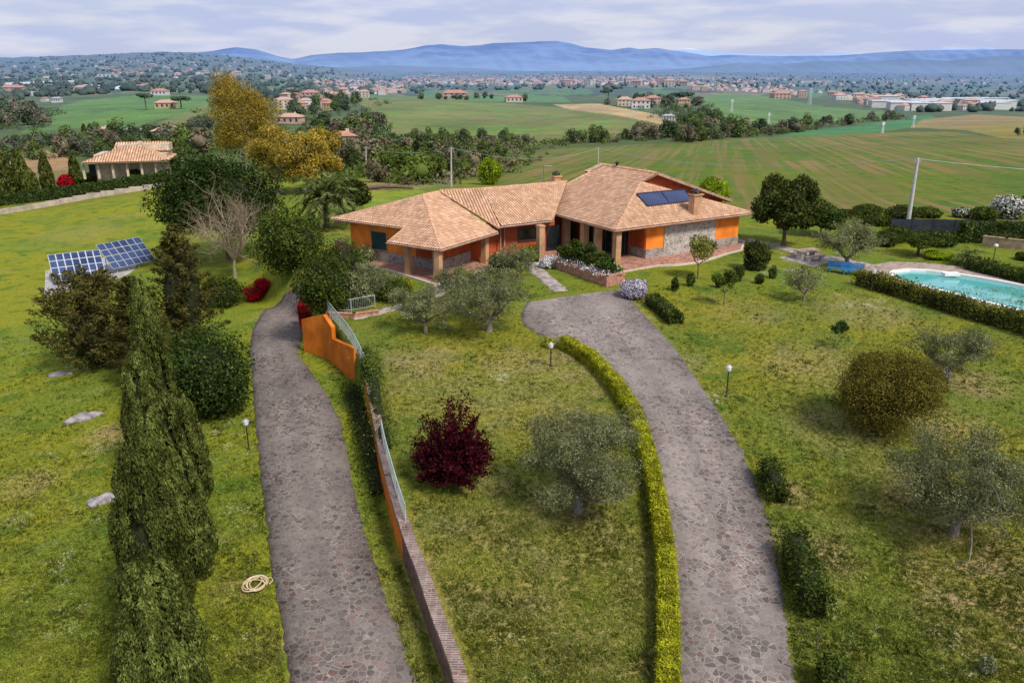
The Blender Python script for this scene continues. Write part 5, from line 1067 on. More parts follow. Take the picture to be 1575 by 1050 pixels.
panel(lo[0], lo[1], 491, 484, 'end_panel'); m_ = lo[1] + (lo[2] - lo[1]) * .28; panel(lo[1] + (lo[1] - lo[0]) * .002, m_, 484, 503, 'side_panel'); za_, zb2 = panel(m_ + (lo[2] - lo[1]) * .003, lo[2], 521, 536, 'side_panel')
g0 = [np.array([*P(500, 483)[:2], 0]), np.array([*P(545, 545)[:2], 0]), np.array([*P(574, 600)[:2], 0])]
for p_ in g0: p_[2] = float(garden(p_[1])) + .1
rail_fence(resample(g0, 5), 1.0, 'railing', 'grey green railing running down the top of the orange ramp wall', 'railing', M['rail'], 2., True)
ga = [P(502, 482), P(540, 481), P(577, 474)]
for p_ in ga: p_[2] = float(garden(p_[1])) + .1
rail_fence(ga, .9, 'railing', 'short railing with upright bars closing the lawn above the ramp wall', 'railing', M['rail'], 1.8, False)
tag(low_wall([(505, 487), (545, 489), (580, 484)], float(garden(54)) , .3, 'low_kerb_wall', M['brick']), 'low brick kerb wall under the short railing', 'low wall')
# lamps
def lantern(label, base, ty, globe=False, name='garden_lamp', group='garden lamps'):
    p = P(*base); h = above(p, ty); th = thing(name, label, 'lamp', p, 0, group); k = h / 1.8
    MB().lathe([(.09, -.1), (.09, .06), (.045, .1), (.035, h * .6), (.03, h - .36), (.06, h - .35), (.06, h - .33)], (0, 0, 0), 8).build('post', M['black'], th)
    b = MB(); b.lathe([(.05, h - .33), (.12, h - .30), (.16, h - .06), (.14, h - .05)] if not globe else [(.04, h - .36), (.14, h - .3), (.2, h - .18), (.17, h - .05), (.05, h)], (0, 0, 0), 10); b.build('lamp_glass', M['white'], th)
    if not globe: MB().lathe([(.2, h - .05), (.12, h + .03), (.02, h + .1)], (0, 0, 0), 8).build('lamp_cap', M['steel'], th)
lantern('black garden lamp on the lawn to the right of the right drive', (1117, 610), 563); lantern('black garden lamp on the grass strip left of the left drive', (383, 692), 646); lantern('slim garden lamp beside the yellow cushion bush on the centre lawn', (847, 563), 528)
lantern('white globe lamp on the lawn beyond the far pool hedge', (1528, 398), 375, True); lantern('thin lamp post in front of the left end of the pool hedge', (1340, 448), 415); lantern('small lamp by the kerb above the short railing', (541, 470), 452, True)
p = P(1255, 1000); MB().tube([(0, 0, -.2), (.01, 0, .6), (0, .02, 1.1)], [.025, .022, .02], 6).build('garden_stake', M['bark'], None, p); tag(C.objects['garden_stake'], 'thin dark stake standing below the lower clipped hedge by the drive', 'stake')
# utility poles and wires
def pole(label, base, top, mat='woodpole', rad=.14, cross=False, group='utility poles'):
    p = P(*base); h = above(p, top[1]); d = ray(*top); t_ = p[1] / d[1]; lean = d[0] * t_ - p[0]
    th = thing('utility_pole', label, 'utility pole', p, 0, group); MB().tube([(0, 0, -.8), (lean * .5, 0, h * .5), (lean, 0, h)], [rad * 1.25, rad, rad * .75], 8).build('pole_shaft', M[mat], th)
    b = MB(); b.box((lean, 0, h - .35), (.7, .08, .08)); 
    for s_ in (-.28, .28): b.lathe([(.03, 0), (.06, .05), (.04, .12), (.0, .16)], (lean + s_, 0, h - .31), 6)
    b.build('insulator_arm', M['steel'], th); return np.array([p[0] + lean, p[1], p[2] + h - .1])
t1 = pole('grey utility pole leaning right behind the pool lawn', (1396, 346), (1412, 243), 'concpole', .2); t2 = pole('pale thin utility pole behind the middle of the long roof', (694, 288), (694, 226)); t3 = pole('pale utility pole left of the villa roof by the golden trees', (563, 270), (563, 225)); t4 = pole('pale utility pole just behind the highest villa ridge', (920, 262), (920, 227))
def wire(label, a_, c_, sag, r=.025):
    n_ = 14; pts = [a_ + (c_ - a_) * k / n_ - np.array([0, 0, sag * 4 * (k / n_) * (1 - k / n_)]) for k in range(n_ + 1)]; o = MB().tube([q - pts[0] for q in pts], r, 4).build('overhead_wire', M['steel'], None, pts[0]); tag(o, label, 'wire', 'overhead wires')
wire('overhead wire from the leaning pole out past the right edge', t1, np.array([92., 78., 6.5]), 1.2, .03); wire('overhead wire from the leaning pole across the field to the pole behind the ridge', t1, t4, 2., .03); wire('overhead wire between the pole behind the ridge and the one behind the long roof', t4, t2, 2.); wire('overhead wire between the two poles left of the villa roof', t2, t3, 1.)
p = P(835, 292); h = above(p, 255); th = thing('street_lamp', 'thin grey street lamp with bent arm behind the small chimney', 'street lamp', p); MB().tube([(0, 0, -.5), (0, 0, h * .97), (.2, 0, h), (.8, 0, h)], [.09, .06, .05, .04], 6).build('post', M['steel'], th); MB().box((1., 0, h - .03), (.6, .2, .1)).build('lamp_head', M['steel'], th)
# picnic table, bench, hose, stones
def picnic():
    p = P(1240, 398); th = thing('picnic_table', 'pale stone picnic table with two benches on a paved patch', 'picnic table', p, R(24)); s = 1.
    MB().box((0, 0, .8), (2.3, 1.0, .12)).build('tabletop', M['tan2'], th)
    for x in (-.75, .75): MB().box((x, 0, .36), (.3, .7, .76)).build('table_leg', M['pale'], th)
    for y in (-1.05, 1.05):
        b = MB(); b.box((0, y, .46), (2.2, .42, .1)); be_ = b.build('bench', M['tan2'], th)
        for x in (-.75, .75): MB().box((x, y, .2), (.28, .34, .41)).build('bench_leg', M['pale'], be_)
M['tan2'] = plain('pinkish_stone', (.42, .30, .27), .8, .2, 3.); M['pale'] = plain('pale_stone', (.55, .50, .44), .8, .15, 3.); M['blue'] = plain('blue_paint', (.03, .17, .38), .5, .2, 2.)
picnic()
o = slab([(1198, 396), (1240, 387), (1290, 398), (1250, 410)], float(gz(*P(1240, 398)[:2])) + .05, 'picnic_paving', [M['pathstone'], M['edge']], None, .4, .1); o['kind'] = 'structure'
def bench(label, base, rz):
    p = P(*base); th = thing('garden_bench', label, 'bench', p, rz)
    b = MB()
    for k in range(4): b.box((0, -.24 + k * .15, .45), (1.9, .12, .05))
    b.build('seat', M['blue'], th); b = MB()
    for k in range(3): b.box((0, .34 + k * .03, .6 + k * .14), (1.9, .04, .11))
    b.build('backrest', M['blue'], th)
    for x in (-.75, .75): MB().box((x, 0, .21), (.09, .55, .42)).build('leg', M['blue'], th)
bench('blue garden bench, left one of the pair under the olive by the pool path', (1290, 420), R(-20)); bench('blue garden bench, right one of the pair under the olive by the pool path', (1311, 423), R(-12))
def hose():
    p = P(393, 902, .06); b = MB(); pts = []; M['hose'] = plain('cream_hose', (.58, .46, .28), .6, .1)
    for i in range(150):
        t_ = i / 150 * 2 * math.pi * 5.2; r = .38 + .07 * math.sin(t_ * .37 + 1) + .05 * math.sin(t_ * 1.7); pts.append((r * math.cos(t_) + .08 * math.sin(t_ * .21), r * 1.15 * math.sin(t_) + .1 * math.sin(t_ * .33), .03 + .05 * (i % 29) / 29 + .06 * abs(math.sin(t_ * .4))))
    pts += [(.5, .5, .04), (.62, .3, .03), (.55, .05, .03)]
    o = b.tube(pts, .026, 6).build('garden_hose', M['hose'], None, p); tag(o, 'coiled cream garden hose lying on the grass beside the left drive', 'hose')
hose()
def rock(label, px, py, L, W_, H_, rz):
    p = P(px, py); v, q = sphere_q((0, 0, 0), (1, 1, 1), 22, 12); n_ = 1 + .18 * np.sin(v[:, 0] * 3 + px) * np.cos(v[:, 1] * 4) + .08 * np.sin(v[:, 0] * 9 + v[:, 2] * 7) + RS.normal(0, .06, len(v)) + .15 * np.sin(v[:, 1] * 5 + px) * np.sin(v[:, 0] * 6 + 2); v = v * n_[:, None] * np.array([L, W_, H_]); o = link('boulder', mesh_np('boulder', v, q, [M['rock']], smooth=False), None, p, rz); tag(o, label, 'rock', 'boulders in the left meadow')
M['rock'] = plain('pale_rock', (.30, .27, .28), .95, .45, 2.5, bump=.8)
rock('pale flat boulder nearest the cypress row in the left meadow', 165, 768, .95, .45, .28, R(40)); rock('grey boulder in the middle of the left meadow above the bare soil', 130, 643, 1.1, .5, .3, R(48)); rock('small grey boulder below the juniper, farthest in the left meadow', 95, 576, .9, .35, .2, R(15))
p = P(568, 292); b = MB(); b.tube([(0, 0, .3), (2., .2, .45), (4.5, .1, .4), (6.5, -.3, .3)], [.34, .3, .26, .16], 7)
b.tube([(2.2, .2, .4), (3.0, 1.0, .9), (3.4, 1.6, 1.0)], [.16, .1, .05], 5); tag(b.build('fallen_trunk', M['bark'], None, p), 'dark fallen tree trunk lying on the ground behind the left roof', 'log')
p = P(655, 282); b = MB()
for k in range(60): x = RS.uniform(-3.5, 3.5); z = RS.uniform(.1, 1.0) * (1 - abs(x) / 5); b.tube([(x, -.5 + RS.uniform(-.1, .1), z), (x + RS.uniform(-.3, .3), .6, z)], RS.uniform(.09, .17), 6)
tag(b.build('wood_pile', M['greybark'], None, p), 'long stack of cut firewood behind the left roof', 'wood pile')
# ground mounted solar arrays
def solar(label, tl, tr, br_, bl, zt, zb_, cols, rows, base):
    """a tilted rack of framed modules"""
    zg = float(gz(*P(*base)[:2])); c4 = [atz(*tl, zg + zt), atz(*tr, zg + zt), atz(*br_, zg + zb_), atz(*bl, zg + zb_)]
    # make it a true rectangle leaning on its foot
    e = (c4[2] - c4[3]); e[2] = 0; W_ = np.linalg.norm(e); e /= W_; b_ = np.array([-e[1], e[0], 0]); dv = c4[0] - c4[3]; run = max(dv @ b_, .6); s_ = b_ * run + np.array([0, 0, zt - zb_]); Ls = np.linalg.norm(s_); s_ /= Ls; nn = np.cross(e, s_); o0 = c4[3]
    th = thing('solar_array', label, 'solar panels', o0, 0, 'ground mounted solar arrays')
    fr = MB(); cw, ch = W_ / cols, Ls / rows; ax = np.array([e, s_, nn]); fr.box(e * W_ / 2 + s_ * Ls / 2, (W_, Ls, .04), ax); fr.build('frame', M['alu'], th)
    for i in range(cols):
        for j in range(rows): MB().box(e * (i + .5) * cw + s_ * (j + .5) * ch + nn * .03, (cw - .11, ch - .11, .03), ax).build('module', M['pvcell'], th)
    for i in range(4):
        x = W_ * (i + .5) / 4
        for f_ in (.12, .88):
            q_ = e * x + s_ * Ls * f_ - nn * .02; MB().tube([q_, np.array([q_[0], q_[1], zg - o0[2] - .1])], .05, 6).build('leg', M['steel'], th)
t = NT('pv_cells'); n1 = t.noise(.35, 2); M['pvcell'] = t.finish(t.mix(t.step(n1, .35, .65), (.018, .035, .10), (.04, .07, .17)), .18, None, .5)
solar('left solar array of dark blue panels tilted on the concrete pad', (75, 392), (157, 383), (164, 424), (83, 434), 2.9, .55, 7, 4, (120, 440)); solar('right solar array of blue panels half hidden by the conifer', (162, 374), (229, 366), (240, 400), (174, 414), 2.9, .55, 6, 4, (205, 420))
o = slab([(68, 456), (70, 416), (160, 396), (250, 380), (262, 408), (165, 432), (110, 446)], float(gz(*P(120, 440)[:2])) + .12, 'concrete_pad', [M['conc'], M['conc']], None, .8, .1); tag(o, 'weathered concrete pad under the two solar arrays', 'slab')
# fences at the back right
def board_fence(name, label, pts, h, mat, post=2.5):
    o0 = pts[0].copy(); th = thing(name, label, 'fence', o0); q_ = resample(np.array(pts) - o0, int(sum(np.linalg.norm(pts[i + 1] - pts[i]) for i in range(len(pts) - 1)) / post) + 2)
    for a_, c_ in zip(q_[:-1], q_[1:]): 
        d = c_ - a_; L = np.linalg.norm(d); d /= L; nn = unit(np.array([-d[1], d[0], 0])); MB().box((a_ + c_) / 2 + np.array([0, 0, h / 2]), (L - .08, .05, h), np.array([d, nn, [0, 0, 1]])).build('panel', mat, th)
    for p_ in q_: MB().box(p_ + np.array([0, 0, h / 2 - .1]), (.09, .12, h + .3)).build('post', M['bluef'], th)
M['bluef'] = plain('blue_grey_screen', (.022, .03, .04), .8, .3, 1.5); M['tanwall'] = plain('tan_wall', (.33, .24, .15), .9, .25, 2.)
board_fence('screen_fence', 'blue grey screen fence behind the shrubs at the right', [P(1368, 362), P(1430, 362), P(1500, 364), P(1570, 366)], 1.7, M['bluef'])
tag(low_wall([(1512, 378), (1545, 382), (1600, 388)], float(gz(*P(1540, 382)[:2])), .95, 'garden_wall', M['tanwall']), 'low tan wall behind the far pool hedge at the right edge', 'wall')
# ------------------------------------------------------------------ the land beyond the garden
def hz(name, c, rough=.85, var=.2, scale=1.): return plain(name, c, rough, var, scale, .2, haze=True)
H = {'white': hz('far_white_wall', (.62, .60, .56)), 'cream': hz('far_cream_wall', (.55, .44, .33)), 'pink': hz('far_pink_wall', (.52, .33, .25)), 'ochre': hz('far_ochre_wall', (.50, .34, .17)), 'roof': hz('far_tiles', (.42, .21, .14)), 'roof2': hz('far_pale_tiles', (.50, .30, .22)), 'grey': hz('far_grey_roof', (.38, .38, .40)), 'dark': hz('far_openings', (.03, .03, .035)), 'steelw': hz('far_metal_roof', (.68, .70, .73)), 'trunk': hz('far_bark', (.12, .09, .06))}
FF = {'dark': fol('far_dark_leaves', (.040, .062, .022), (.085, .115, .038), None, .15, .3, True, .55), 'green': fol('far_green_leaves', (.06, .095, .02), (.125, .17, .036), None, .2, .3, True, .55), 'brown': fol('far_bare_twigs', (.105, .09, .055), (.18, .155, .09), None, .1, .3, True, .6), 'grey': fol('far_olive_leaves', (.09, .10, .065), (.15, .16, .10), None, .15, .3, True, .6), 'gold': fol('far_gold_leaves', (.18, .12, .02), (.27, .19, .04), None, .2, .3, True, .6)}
# neighbour's villa
def hip(b, c, w_, d, z0, h, ax, over=.8, m=0, rl=.35):
    w2, d2 = w_ / 2 + over, d / 2 + over; rr_ = max(.2, w2 - d2 * .95) if w2 > d2 else .2
    vs = [np.array(c) + ax[0] * x + ax[1] * y + np.array([0, 0, z]) for x, y, z in ((-w2, -d2, z0), (w2, -d2, z0), (w2, d2, z0), (-w2, d2, z0), (-rr_, 0, z0 + h), (rr_, 0, z0 + h))]
    b.add(vs, [(0, 1, 5, 4), (1, 2, 5), (2, 3, 4, 5), (3, 0, 4), (3, 2, 1, 0)], m); return vs
def axes(rz): return np.array([[math.cos(rz), math.sin(rz), 0], [-math.sin(rz), math.cos(rz), 0], [0, 0, 1]])
def neighbour():
    p = P(188, 281, 1.2); th = thing('neighbour_villa', 'low villa with wide salmon hipped roof behind the long dark hedge at the left', 'villa', p); X = axes(R(14)); s_ = scale_at(p)
    W_ = 122 * s_; D = 11.; 
    MB().box((0, D / 2 + 1.5, 1.3), (W_ * .86, D - 3, 5.4), X).build('wall', H['cream'], th)
    c_ = np.array([0, D / 2, 0]); w2, d2 = W_ / 2, D / 2 + 1.
    cr = [c_ + X[0] * x + X[1] * y + np.array([0, 0, z]) for x, y, z in ((-w2, -d2, 2.9), (w2, -d2, 2.9), (w2, d2, 2.9), (-w2, d2, 2.9), (-.6, 0, 5.4), (2.2, 0, 5.4))]
    for poly in ((0, 1, 5, 4), (1, 2, 5), (2, 3, 4, 5), (3, 0, 4)): slope([cr[k] for k in poly], 'roof', .5, .8, th)
    X0 = c_ + X[0] * 2.5 + X[1] * 3; hb = [X0 + X[0] * x + X[1] * y + np.array([0, 0, z]) for x, y, z in ((-6, -3, 4.3), (5, -3, 4.3), (5, 3, 4.3), (-6, 3, 4.3), (-5.5, 0, 5.9), (4.5, 0, 5.9))]
    for poly in ((0, 1, 5, 4), (2, 3, 4, 5)): slope([hb[k] for k in poly], 'roof', .5, .8, th)
    MB().box(X0 + np.array([0, 0, 4.9]), (9.6, 5., 1.4), X).build('wall', H['cream'], th)
    for k in range(6): 
        q_ = X[0] * (-W_ * .42 + k * W_ * .84 / 5) + X[1] * .1; MB().box(q_ + np.array([0, 0, 1.3]), (.42, .42, 3.2), X).build('column', H['cream'], th)
    for x, w_ in ((-5.5, 1.6), (-2.6, 2.4), (1.2, 1.6), (4.6, 2.6)): MB().box(X[0] * x + X[1] * 2.93 + np.array([0, 0, 1.2]), (w_, .1, 2.), X).build('window', H['dark'], th)
    MB().box(c_ + X[0] * 2 + np.array([0, 0, 5.7]), (.8, .7, 1.2), X).build('chimney', H['cream'], th)
    n_ = np.cross(cr[1] - cr[0], cr[4] - cr[0]); pc = np.array([cr[0], cr[3], cr[4]]).mean(0); sl = unit(cr[4] - (cr[0] + cr[3]) / 2); sd = unit(cr[3] - cr[0])
    for a_ in (-2.4, -.2, 2.0): MB().box(pc + sd * a_ + unit(np.cross(sl, sd)) * -.12 * (1 if np.cross(sl, sd)[2] < 0 else -1), (2.4, 1.9, .06), np.array([sl, sd, np.cross(sl, sd)])).build('solar_panel', M['pvcell'], th)
neighbour()
hedge('boundary_hedge', 'long dark green hedge on top of the stepped wall at the left', 'hedge', [(-60, 325), (0, 316), (60, 309), (130, 301), (200, 290), (240, 284)], 1.9, 1.8, 'laurel', dens=26, L=.34, W=.2, rough=.2)
pts = resample(np.array([P(*q_) for q_ in ((-60, 338), (0, 330), (60, 320), (130, 307), (200, 296), (262, 287))]), 17)
sw = MB(); 
for a_, c_ in zip(pts[:-1], pts[1:]):
    d = (c_ - a_)[:2]; L_ = np.linalg.norm(d); d /= L_; sw.box(np.array([*(a_ + c_)[:2] / 2, max(a_[2], c_[2]) - .1]) - pts[0], (L_ + .1, .35, 1.7), np.array([[*d, 0], [-d[1], d[0], 0], [0, 0, 1]]))
tag(sw.build('boundary_wall', plain('pale_block_wall', (.42, .35, .28), .9, .2, 1.), None, pts[0]), 'pale stepped block wall along the far edge of the left meadow', 'wall')
for i, (bs, ty, wp) in enumerate((((14, 302), 233, 24), ((38, 300), 232, 25), ((50, 301), 262, 22), ((76, 298), 240, 20), ((118, 285), 242, 17), ((142, 280), 268, 15))):
    cypress(['tall pointed cypress at the left edge behind the long hedge', 'tall pointed cypress, second from the left edge behind the long hedge', 'shorter cypress leaning on the second one behind the long hedge', 'separate slim cypress in the middle of the long hedge', 'slim cypress just left of the neighbouring villa beside the red bush', 'short cypress against the left corner of the neighbouring villa'][i], bs, ty, wp, 'cypresses before the neighbouring villa', 2600, L=.8, W=.25)
bush('red_bush', 'red leaved bush in front of the neighbouring villa between two cypresses', 'bush', (103, 288), 265, 26, 'red', 1500, .4, .25, 8, .45)
for i, (bx, by, ty, wp) in enumerate(((133, 285, 262, 32), (208, 277, 258, 26), (262, 268, 232, 34), (250, 280, 262, 20), (280, 252, 240, 22))): bush('garden_bush', ['green bush beside the left corner of the neighbouring villa', 'green bush before the porch of the neighbouring villa', 'dark tree just right of the neighbouring villa', 'low dark bush at the right end of the long hedge', 'grey bush behind the right end of the neighbouring villa'][i], 'bush', (bx, by), ty, wp, ['hedge', 'shrub', 'laurel', 'hedge', 'olive'][i], 1500, .5, .3, 9, .42)
# trees: five crowns built once, then copied
def far_proto(mat, n=420, L=.13, tall=1.):
    parts = [(*leaves_on(ell_clumps((0, 0, .48), (.46, .46, .48 * tall), 12, .42, .35, .85), n, L, L * .6, 0, .15, .8), 0), (*sphere_q((0, 0, .45), (.28, .28, .28), 7, 5), 0)]
    b = MB().tube([(0, 0, -.3), (0, 0, .5)], [.03, .015], 5); return crown_mesh('crown', parts, [FF[mat]]), b.mesh('trunk', H['trunk'])
PROT = {}
for m_ in FF: PROT[m_] = [far_proto(m_) for _ in range(3)]
def far_tree(p, h, wd, kind, label, group, name='far_tree'):
    if np.hypot(p[0], p[1]) < 110 and p[0] > -22: return
    r = thing(name, label, 'tree', p, RS.uniform(0, 6.28), group); r.scale = (wd, wd, h); cm, tm = PROT[kind][RS.randint(3)]
    link('crown', cm, r); link('trunk', tm, r); return r
def scatter(poly, n_, hr, kinds, label, group, asp=(.8, 1.2)):
    xs = [a for a, b_ in poly]; ys_ = [b_ for a, b_ in poly]; k = 0; it = 0
    while k < n_ and it < 4000:
        it += 1; x, y = RS.uniform(min(xs), max(xs)), RS.uniform(min(ys_), max(ys_))
        if not inpoly(np.array([x]), np.array([y]), poly)[0]: continue
        p = P(x, y); h = RS.uniform(*hr); far_tree(p, h, h * RS.uniform(*asp), kinds[RS.randint(len(kinds))], label, group); k += 1
VG = 'trees of the valley behind the villa'
scatter([(560, 262), (640, 240), (800, 232), (800, 262), (700, 282), (620, 285), (560, 280)], 30, (2.5, 6), ['brown', 'green', 'green', 'dark'], 'scrubby half leafless tree in the valley right behind the villa roofs', VG)
scatter([(600, 235), (640, 217), (760, 214), (860, 220), (800, 232), (640, 240)], 26, (4, 8), ['brown', 'green', 'dark', 'green'], 'bushy tree in the tree line below the big green hill field', VG)
scatter([(860, 216), (960, 212), (1030, 206), (1040, 212), (960, 219), (870, 224)], 16, (5, 9), ['dark', 'green', 'brown'], 'dark bushy tree on the right end of the tree line below the hill field', 'trees below the hill field')
scatter([(1030, 218), (1100, 205), (1200, 200), (1290, 188), (1380, 181), (1380, 186), (1300, 194), (1200, 208), (1110, 214), (1040, 222)], 44, (5, 10), ['dark', 'green', 'dark', 'brown'], 'dark tree in the stream line winding between the right hand fields', 'trees along the stream')
scatter([(1040, 190), (1060, 178), (1110, 190), (1130, 200), (1060, 205)], 16, (6, 11), ['dark', 'green'], 'dense dark tree on the slope below the hamlet right of centre', 'trees below the hamlet')
scatter([(920, 158), (1000, 150), (1060, 150), (1080, 165), (1000, 168), (930, 164)], 18, (6, 12), ['dark', 'dark', 'brown'], 'dark tree among the houses of the hamlet on the ridge right of centre', 'trees of the hamlet')
scatter([(470, 205), (520, 190), (590, 185), (600, 206), (560, 222), (480, 225)], 26, (6, 12), ['dark', 'green', 'brown'], 'dark tree in the copse left of the big green hill field', 'trees of the copse')
scatter([(500, 240), (560, 222), (600, 225), (600, 250), (520, 262)], 16, (4, 8), ['brown', 'green', 'dark'], 'scrubby tree on the slope behind the golden trees', 'trees behind the golden group')
scatter([(-20, 230), (60, 215), (200, 212), (330, 215), (330, 236), (200, 238), (60, 245), (-20, 250)], 54, (4, 9), ['dark', 'green', 'dark', 'grey', 'brown'], 'tree in the dark belt behind the neighbouring villa', 'trees behind the neighbouring villa')
scatter([(-20, 175), (60, 170), (95, 185), (60, 196), (-20, 200)], 22, (7, 14), ['brown', 'dark', 'brown'], 'brownish tree in the wood at the left edge beyond the green field', 'trees at the left edge')
scatter([(280, 200), (320, 185), (330, 200), (300, 212)], 14, (4, 7), ['grey', 'grey', 'green'], 'grey green olive tree in the grove left of the tallest golden tree', 'olive grove')
scatter([(440, 180), (470, 160), (560, 155), (560, 170), (470, 185)], 18, (7, 13), ['dark', 'green'], 'dark tree around the houses right of the tallest golden tree', 'trees round the houses')
scatter([(1560, 200), (1640, 200), (1640, 215), (1560, 212)], 4, (3, 5), ['grey'], 'small tree on the tan field at the right edge', 'trees on the tan field')
scatter([(640, 152), (760, 150), (860, 158), (840, 161), (740, 157), (650, 154)], 14, (5, 9), ['dark', 'green'], 'small dark tree on the brow of the big green hill field', 'trees on the brow')
def upine(label, px, py, ty, wp):
    p = P(px, py); h = above(p, ty); r = spread_of(p, wp); th = thing('umbrella_pine', label, 'pine tree', p); MB().tube([(0, 0, -.5), (.2, 0, h * .4), (0, 0, h * .8)], [r * .09, r * .07, r * .05], 6).build('trunk', H['trunk'], th)
    cl = ell_clumps((0, 0, h * .84), (r, r, h * .13), 10, .42, .3, .75); link('crown', crown_mesh('crown', [(*leaves_on(cl, 500, r * .3, r * .16, 0, .1, 1.), 0)], [FF['dark']]), th)
upine('flat topped umbrella pine standing clear in the green field at the left', 225, 170, 143, 26); upine('round umbrella pine in front of the tan house at the left', 279, 168, 148, 29); upine('dark umbrella pine at the top of the hamlet right of centre', 1050, 160, 142, 34); upine('pair of dark pines seen as one crown left of the hamlet', 935, 160, 136, 22); upine('dark round pine in the houses right of the tallest golden tree', 450, 155, 137, 18)
for i, (bs, ty, wp) in enumerate((((132, 216), 192, 9), ((153, 222), 192, 10), ((298, 222), 196, 9), ((238, 222), 205, 8), ((262, 224), 209, 7), ((273, 225), 211, 7))): cypress(['distant slim cypress, left one of the pair left of the white villas', 'distant slim cypress, right one of the pair left of the white villas', 'distant lone cypress right of the white villa with the curved roof', 'distant small cypress left of the white villa with the curved roof', 'distant small cypress before the white villa with the curved roof', 'tiny distant cypress by the end of the white villa with the curved roof'][i], bs, ty, wp, 'distant cypresses', 900, L=1.4, W=.5)
def scrub(label, polys, mat):
    vs, qs = [], []; o = 0
    for poly, n_, hr in polys:
        xs = [a for a, c in poly]; ys_ = [c for a, c in poly]; k = 0
        while k < n_:
            x, y = RS.uniform(min(xs), max(xs)), RS.uniform(min(ys_), max(ys_))
            if not inpoly(np.array([x]), np.array([y]), poly)[0]: continue
            k += 1; p = P(x, y); h = RS.uniform(*hr); w_ = h * RS.uniform(.6, 1.5); v, q = leaves_on([(p + np.array([RS.normal() * w_ * .4, RS.normal() * w_ * .4, h * RS.uniform(.2, .5)]), (w_ * .5, w_ * .5, h * .45)) for _ in range(3)], 50, h * .28, h * .17); vs.append(v); qs.append(q + o); o += len(v)
    t_ = link('hedgerow_scrub', mesh_np('hedgerow_scrub', np.concatenate(vs), np.concatenate(qs), [mat])); tag(t_, label, 'scrub', kind='stuff')
SC = [([(540, 270), (640, 236), (790, 222), (860, 228), (800, 262), (700, 284), (620, 286)], 90, (1, 3)), ([(600, 232), (640, 214), (860, 217), (1020, 206), (1040, 212), (960, 221), (800, 230)], 80, (1.5, 4)), ([(1030, 220), (1100, 203), (1200, 198), (1300, 186), (1390, 180), (1390, 184), (1300, 193), (1200, 207), (1110, 214)], 90, (1.5, 4.5))]
SL = [([(-60, 250), (-60, 212), (200, 208), (335, 210), (335, 240), (200, 244)], 150, (1.5, 4)), ([(-60, 200), (-60, 160), (95, 172), (60, 200)], 60, (2, 5)), ([(300, 175), (340, 150), (600, 150), (600, 212), (480, 240), (340, 205)], 110, (1.5, 5)), ([(470, 262), (520, 240), (600, 222), (600, 262), (540, 285)], 50, (1, 3)), ([(930, 165), (1000, 148), (1080, 150), (1110, 190), (1050, 200), (1000, 172)], 60, (2, 5))]
scrub('brownish undergrowth and brambles along the hedgerows and the stream', SC, FF['brown']); scrub('green undergrowth along the hedgerows and round the hamlets', [(a, int(b * .8), c) for a, b, c in SC + SL], FF['green']); scrub('dark undergrowth in the belts of trees at the left', [(a, int(b * .6), c) for a, b, c in SL], FF['dark'])
# houses
def house(label, px, py, wp, hgt, rz, wall='white', roof='roof', d=.7, group=None, storeys=1, name='farm_house', flat=False):
    p = P(px, py); W_ = wp * scale_at(p); D = W_ * d; th = thing(name, label, 'house', p, rz, group); X = np.eye(3); hw = hgt
    b = MB(); b.box((0, 0, hw / 2 - 1), (W_, D, hw + 2)); b.build('wall', H[wall], th); b = MB()
    if flat: b.box((0, 0, hw + .25), (W_ + .6, D + .6, .5))
    else: hip(b, (0, 0, 0), W_, D, hw, min(D, W_) * .24, X, .6)
    r_ = b.build('roof', H[roof], th)
    if not flat: MB().box((W_ * .2, D * .1, hw + min(D, W_) * .24), (.9, .8, 1.2)).build('chimney', H['cream'], r_)
    for s_ in range(storeys):
        for k in range(4): 
            for sy in (-1,): MB().box((-W_ * .36 + k * W_ * .24, sy * D / 2, hw * (s_ + .55) / storeys), (W_ * .09, .16, hw / storeys * .45)).build('window', H['dark'], th)
    return th
